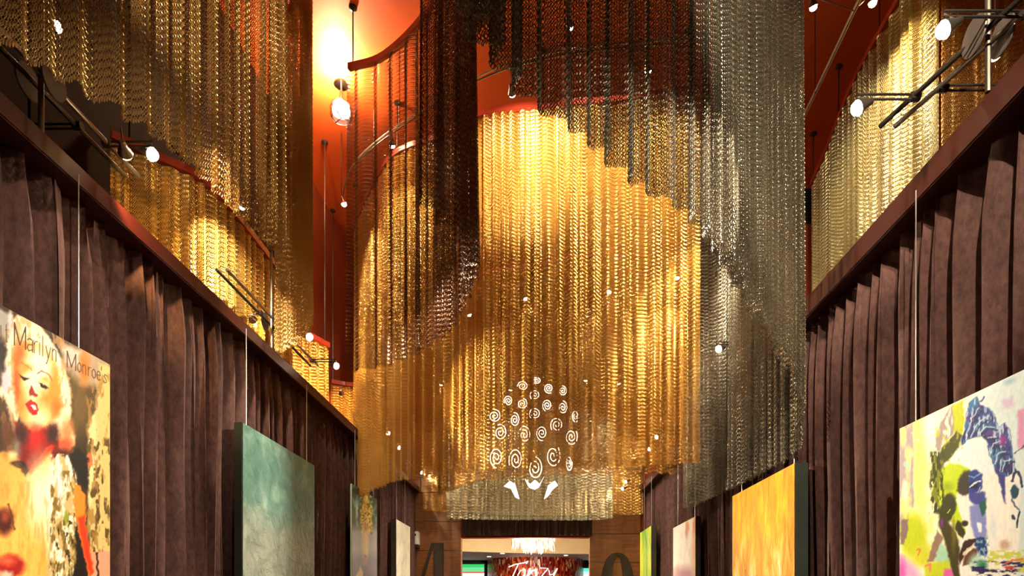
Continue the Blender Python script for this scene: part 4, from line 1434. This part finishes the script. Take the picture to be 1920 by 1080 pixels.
# ------------------------------------------------------------------ the room beyond
H2 = EYE + 1.0
struct(MB().box((-3.2, YE + 5.2, 0), (3.4, YE + 5.35, 3.6)), 'wall_far', 'black_wall')
struct(MB().box((-3.35, YE + 0.2, 0), (-3.2, YE + 5.35, 3.6)), 'wall_far_left', 'black_wall')
struct(MB().box((3.4, YE + 0.2, 0), (3.55, YE + 5.35, 3.6)), 'wall_far_right', 'black_wall')
fas, cl = [], []
n = 24
arc = []
for k in range(n + 1):
    t_ = k / n
    x = -3.2 + 6.6 * t_
    y = 12.25 + 1.5 * t_ + 0.75 * math.sin(math.pi * t_)
    arc.append((x, y))
mbf, mbc = MB(), MB()
for k in range(n):
    (xa, y_a), (xb, y_b) = arc[k], arc[k + 1]
    mbf.add([(xa, y_a, H2), (xb, y_b, H2), (xb, y_b, 3.3), (xa, y_a, 3.3), (xa, y_a + 0.05, H2), (xb, y_b + 0.05, H2), (xb, y_b + 0.05, 3.3), (xa, y_a + 0.05, 3.3)],
            [(0, 1, 2, 3), (7, 6, 5, 4), (0, 4, 5, 1), (3, 2, 6, 7)])
    mbc.add([(xa, y_a + 0.05, H2), (xb, y_b + 0.05, H2), (xb, YE + 5.2, H2), (xa, YE + 5.2, H2), (xa, y_a + 0.05, H2 + 0.1), (xb, y_b + 0.05, H2 + 0.1), (xb, YE + 5.2, H2 + 0.1), (xa, YE + 5.2, H2 + 0.1)],
            [(0, 1, 2, 3), (7, 6, 5, 4)])
struct(mbf, 'trim_1', 'cream_paint', True)
struct(mbc, 'ceiling_far', 'grey_paint')
struct(MB().box((-3.2, YE + 0.2, 3.3), (3.4, YE + 5.2, 3.4)), 'ceiling_far_upper', 'cream_paint')
for i, (px, py, y_) in enumerate(((942, 1035, 13.6), (917, 1043, 14.6), (1061, 1038.5, 14.2), (1084, 1048.5, 15.6))):
    x = (px - VX) / F_PX * y_
    d_ = thing('downlight', (x, y_, H2), ['small recessed downlight left of the crystal chandelier, nearer the cream fascia', 'small recessed downlight left of the crystal chandelier, above the left screen',
               'small recessed downlight right of the crystal chandelier, nearer the cream fascia', 'small recessed downlight right of the crystal chandelier, above the right screen'][i], 'downlight',
               'recessed downlights in the grey ceiling')
    MB().lathe([(0.065, -0.001), (0.065, -0.008), (0.05, -0.01)], (x, y_, H2), (0, 0, 1), 18).build('trim_ring', 'white_plastic', d_, True)
    MB().lathe([(0.048, -0.006), (0.044, -0.014)], (x, y_, H2), (0, 0, 1), 16).build('lens', 'downlight', d_)
    add_spot('downlight_beam', (x, y_, H2 - 0.03), (x, y_, 0), 25, 120)

# red mosaic drum wall with the script sign
t = NT('red_mosaic')
tc = t.n('ShaderNodeTexCoord')
mp = t.n('ShaderNodeMapping')
mp.inputs['Scale'].default_value = (1, 1, 0.35)
t.l(tc.outputs['Object'], mp.inputs[0])
vo = t.n('ShaderNodeTexVoronoi')
vo.inputs['Scale'].default_value = 26
t.l(mp.outputs[0], vo.inputs['Vector'])
sp = t.n('ShaderNodeSeparateColor')
t.l(vo.outputs['Color'], sp.inputs[0])
rp = t.ramp(sp.outputs[0], [(0.0, (0.08, 0.008, 0.005)), (0.4, (0.35, 0.02, 0.01)), (0.7, (0.62, 0.05, 0.02)), (0.88, (0.75, 0.3, 0.06)), (1.0, (0.85, 0.8, 0.55))])
t.l(rp.outputs[0], t.b.inputs['Base Color'])
t.b.inputs['Roughness'].default_value = 0.2
t.bump(vo.outputs['Distance'], 0.6, 0.01)
MATS['red_mosaic'] = t.m
dx_, dy_, dr_ = -0.08, 16.0, 1.2
mb = MB()
vs, fs = [], []
n = 40
for k in range(n + 1):
    a = math.pi + math.pi * k / n
    for z in (0, H2):
        vs.append((dx_ + dr_ * math.cos(a), dy_ + dr_ * math.sin(a), z))
for k in range(n):
    fs.append((2 * k, 2 * k + 2, 2 * k + 3, 2 * k + 1))
struct(mb.add(vs, fs), 'wall_far_drum', 'red_mosaic', True)
sg = thing('neon_sign', P(1000, 1085, 14.7), 'white script sign reading Tanzy on the red mosaic wall', 'sign')
LET = {'T': [[(954, 1063), (967, 1058), (984, 1055), (990, 1052), (987, 1057)], [(972, 1057), (968, 1066), (961, 1081), (956, 1091)]],
       'a': [[(984, 1067), (976, 1070), (971, 1078), (972, 1087), (978, 1086), (984, 1074), (984.5, 1068), (984, 1080), (987, 1088)]],
       'n': [[(994, 1066), (989, 1080), (985, 1091)], [(989, 1080), (998, 1070), (1005, 1068), (1006, 1075), (1002, 1090)]],
       'z': [[(1013, 1065), (1028, 1065.5), (1010, 1087), (1026, 1087)]],
       'y': [[(1029, 1069), (1031, 1078), (1037, 1077), (1045, 1066)], [(1045, 1066), (1036, 1084), (1027, 1099), (1018, 1100)]]}
for L_, strokes in LET.items():
    mb = MB()
    for st in strokes:
        mb.tube([P(px, py, 14.72) for px, py in st], 0.017 if L_ == 'n' else 0.0085, 6)
    mb.build('letter', 'sign_glow', sg, True)
MB().box((dx_ - 0.5, 14.735, EYE + 0.53), (dx_ + 0.45, 14.82, EYE + 0.55)).build('sign_bar', 'rod_dark', sg)


def screen_mat(name, bands):
    t = NT(name)
    tc = t.n('ShaderNodeTexCoord')
    sp = t.n('ShaderNodeSeparateXYZ')
    t.l(tc.outputs['Object'], sp.inputs[0])
    mr = t.n('ShaderNodeMapRange')
    mr.inputs['From Min'].default_value = 0
    mr.inputs['From Max'].default_value = 0.8
    t.l(sp.outputs['Z'], mr.inputs['Value'])
    rp = t.ramp(mr.outputs[0], bands)
    rp.color_ramp.interpolation = 'CONSTANT'
    t.l(rp.outputs[0], t.b.inputs['Emission Color'])
    t.b.inputs['Emission Strength'].default_value = 1.3
    t.b.inputs['Base Color'].default_value = (0.02, 0.02, 0.02, 1)
    MATS[name] = t.m


screen_mat('screen_left', [(0, (0.7, 0.75, 0.8)), (0.3, (0.8, 0.1, 0.1)), (0.4, (0.85, 0.85, 0.9)), (0.72, (0.8, 0.06, 0.02)), (0.76, (0.15, 0.62, 0.25)), (0.9, (0.03, 0.5, 0.12))])
screen_mat('screen_right', [(0, (0.7, 0.75, 0.8)), (0.3, (0.75, 0.2, 0.3)), (0.5, (0.9, 0.93, 0.95)), (0.8, (0.55, 0.9, 0.85)), (0.9, (0.1, 0.75, 0.6))])
for nm, x0, x1, zt_, lab in (('left', -2.9, -1.37, EYE + 0.90, 'lit screen with green and red bands left of the red mosaic wall'),
                             ('right', 0.97, 2.3, EYE + 0.80, 'lit screen with teal top band right of the red mosaic wall')):
    yb_ = 16.1
    tv = thing('screen', (0, yb_, zt_ - 0.8), lab, 'screen')
    MB().box((x0 - 0.04, yb_ + 0.01, zt_ - 0.84), (x1 + 0.04, YE + 5.19, zt_ + 0.04)).build('case', 'black_wall', tv)
    MB().box((x0, yb_, zt_ - 0.8), (x1, yb_ + 0.011, zt_)).build('display', 'screen_' + nm, tv)

# crystal chandelier in the opening
ch = P(1002, 1005, 12.0)
cd = thing('crystal_chandelier', (ch.x, ch.y, 3.3), 'sparkling crystal chandelier glowing in the wood-framed opening, above the script sign', 'chandelier')
MB().lathe([(0.40, 0.0), (0.42, 0.03), (0.40, 0.06), (0.05, 0.08), (0.03, 3.3 - ch.z - 0.02)], ch + Vector((0, 0, 0.0)), (0, 0, 1), 28).build('ring_frame', 'chrome', cd, True)
for k in range(22):
    a = 2 * math.pi * k / (14 if k < 14 else 8)
    rr = 0.35 if k < 14 else 0.17
    q = ch + Vector((rr * math.cos(a), rr * math.sin(a), -0.05 if k < 14 else -0.12))
    MB().lathe([(0.004, 0.05), (0.024, 0.035), (0.034, 0), (0.024, -0.035), (0.003, -0.05)], q, (0, 0, 1), 10).build('bulb', 'chandelier_bulb', cd, True)
for k in range(110):
    a = R.uniform(0, 2 * math.pi)
    rr = 0.42 * math.sqrt(R.uniform(0.05, 1))
    ln = R.uniform(0.14, 0.26) + 0.12 * (1 - rr / 0.42)
    top = ch + Vector((rr * math.cos(a), rr * math.sin(a), -0.02))
    bot = top + Vector((R.uniform(-0.06, 0.06), R.uniform(-0.05, 0.05), -ln))
    MB().tube([top, top.lerp(bot, 0.7), bot], [0.006, 0.016, 0.002], 5).build('crystal_drop', 'crystal', cd)
pl = bpy.data.lights.new('chandelier_light', 'POINT')
pl.energy = 170
pl.color = (1.0, 0.80, 0.52)
pl.shadow_soft_size = 0.25
plo = bpy.data.objects.new('chandelier_light', pl)
COL.objects.link(plo)
plo.location = ch + Vector((0, -0.15, -0.35))

# ------------------------------------------------------------------ unseen lighting rail added over the near end, giving curtains and drapes front light
monorail('added lighting rail across the near end of the hall, unseen above the viewer', [(-1.9, 0.7), (-0.6, 0.75), (0.6, 0.75), (1.7, 0.7)], EYE + 2.9, (0.05, 0.5, 0.95))
for x, aim, wt, lab in ((-1.2, (-1.5, 3.7, 4.7), 190, 'added near rail spotlight aimed up at the antique gold curtain'),
                        (0.1, (-2.1, 3.3, 2.2), 130, 'added near rail spotlight aimed at the left drape'),
                        (0.7, (1.8, 4.3, 4.2), 330, 'added near rail spotlight aimed at the silver side of the gunmetal curtain'),
                        (0.9, (1.77, 3.6, 2.9), 170, 'added near rail spotlight aimed at the right drape')):
    spotlight((x, 0.75, EYE + 2.78), aim, lab, wt, 46, (x, 0.75, EYE + 2.865))
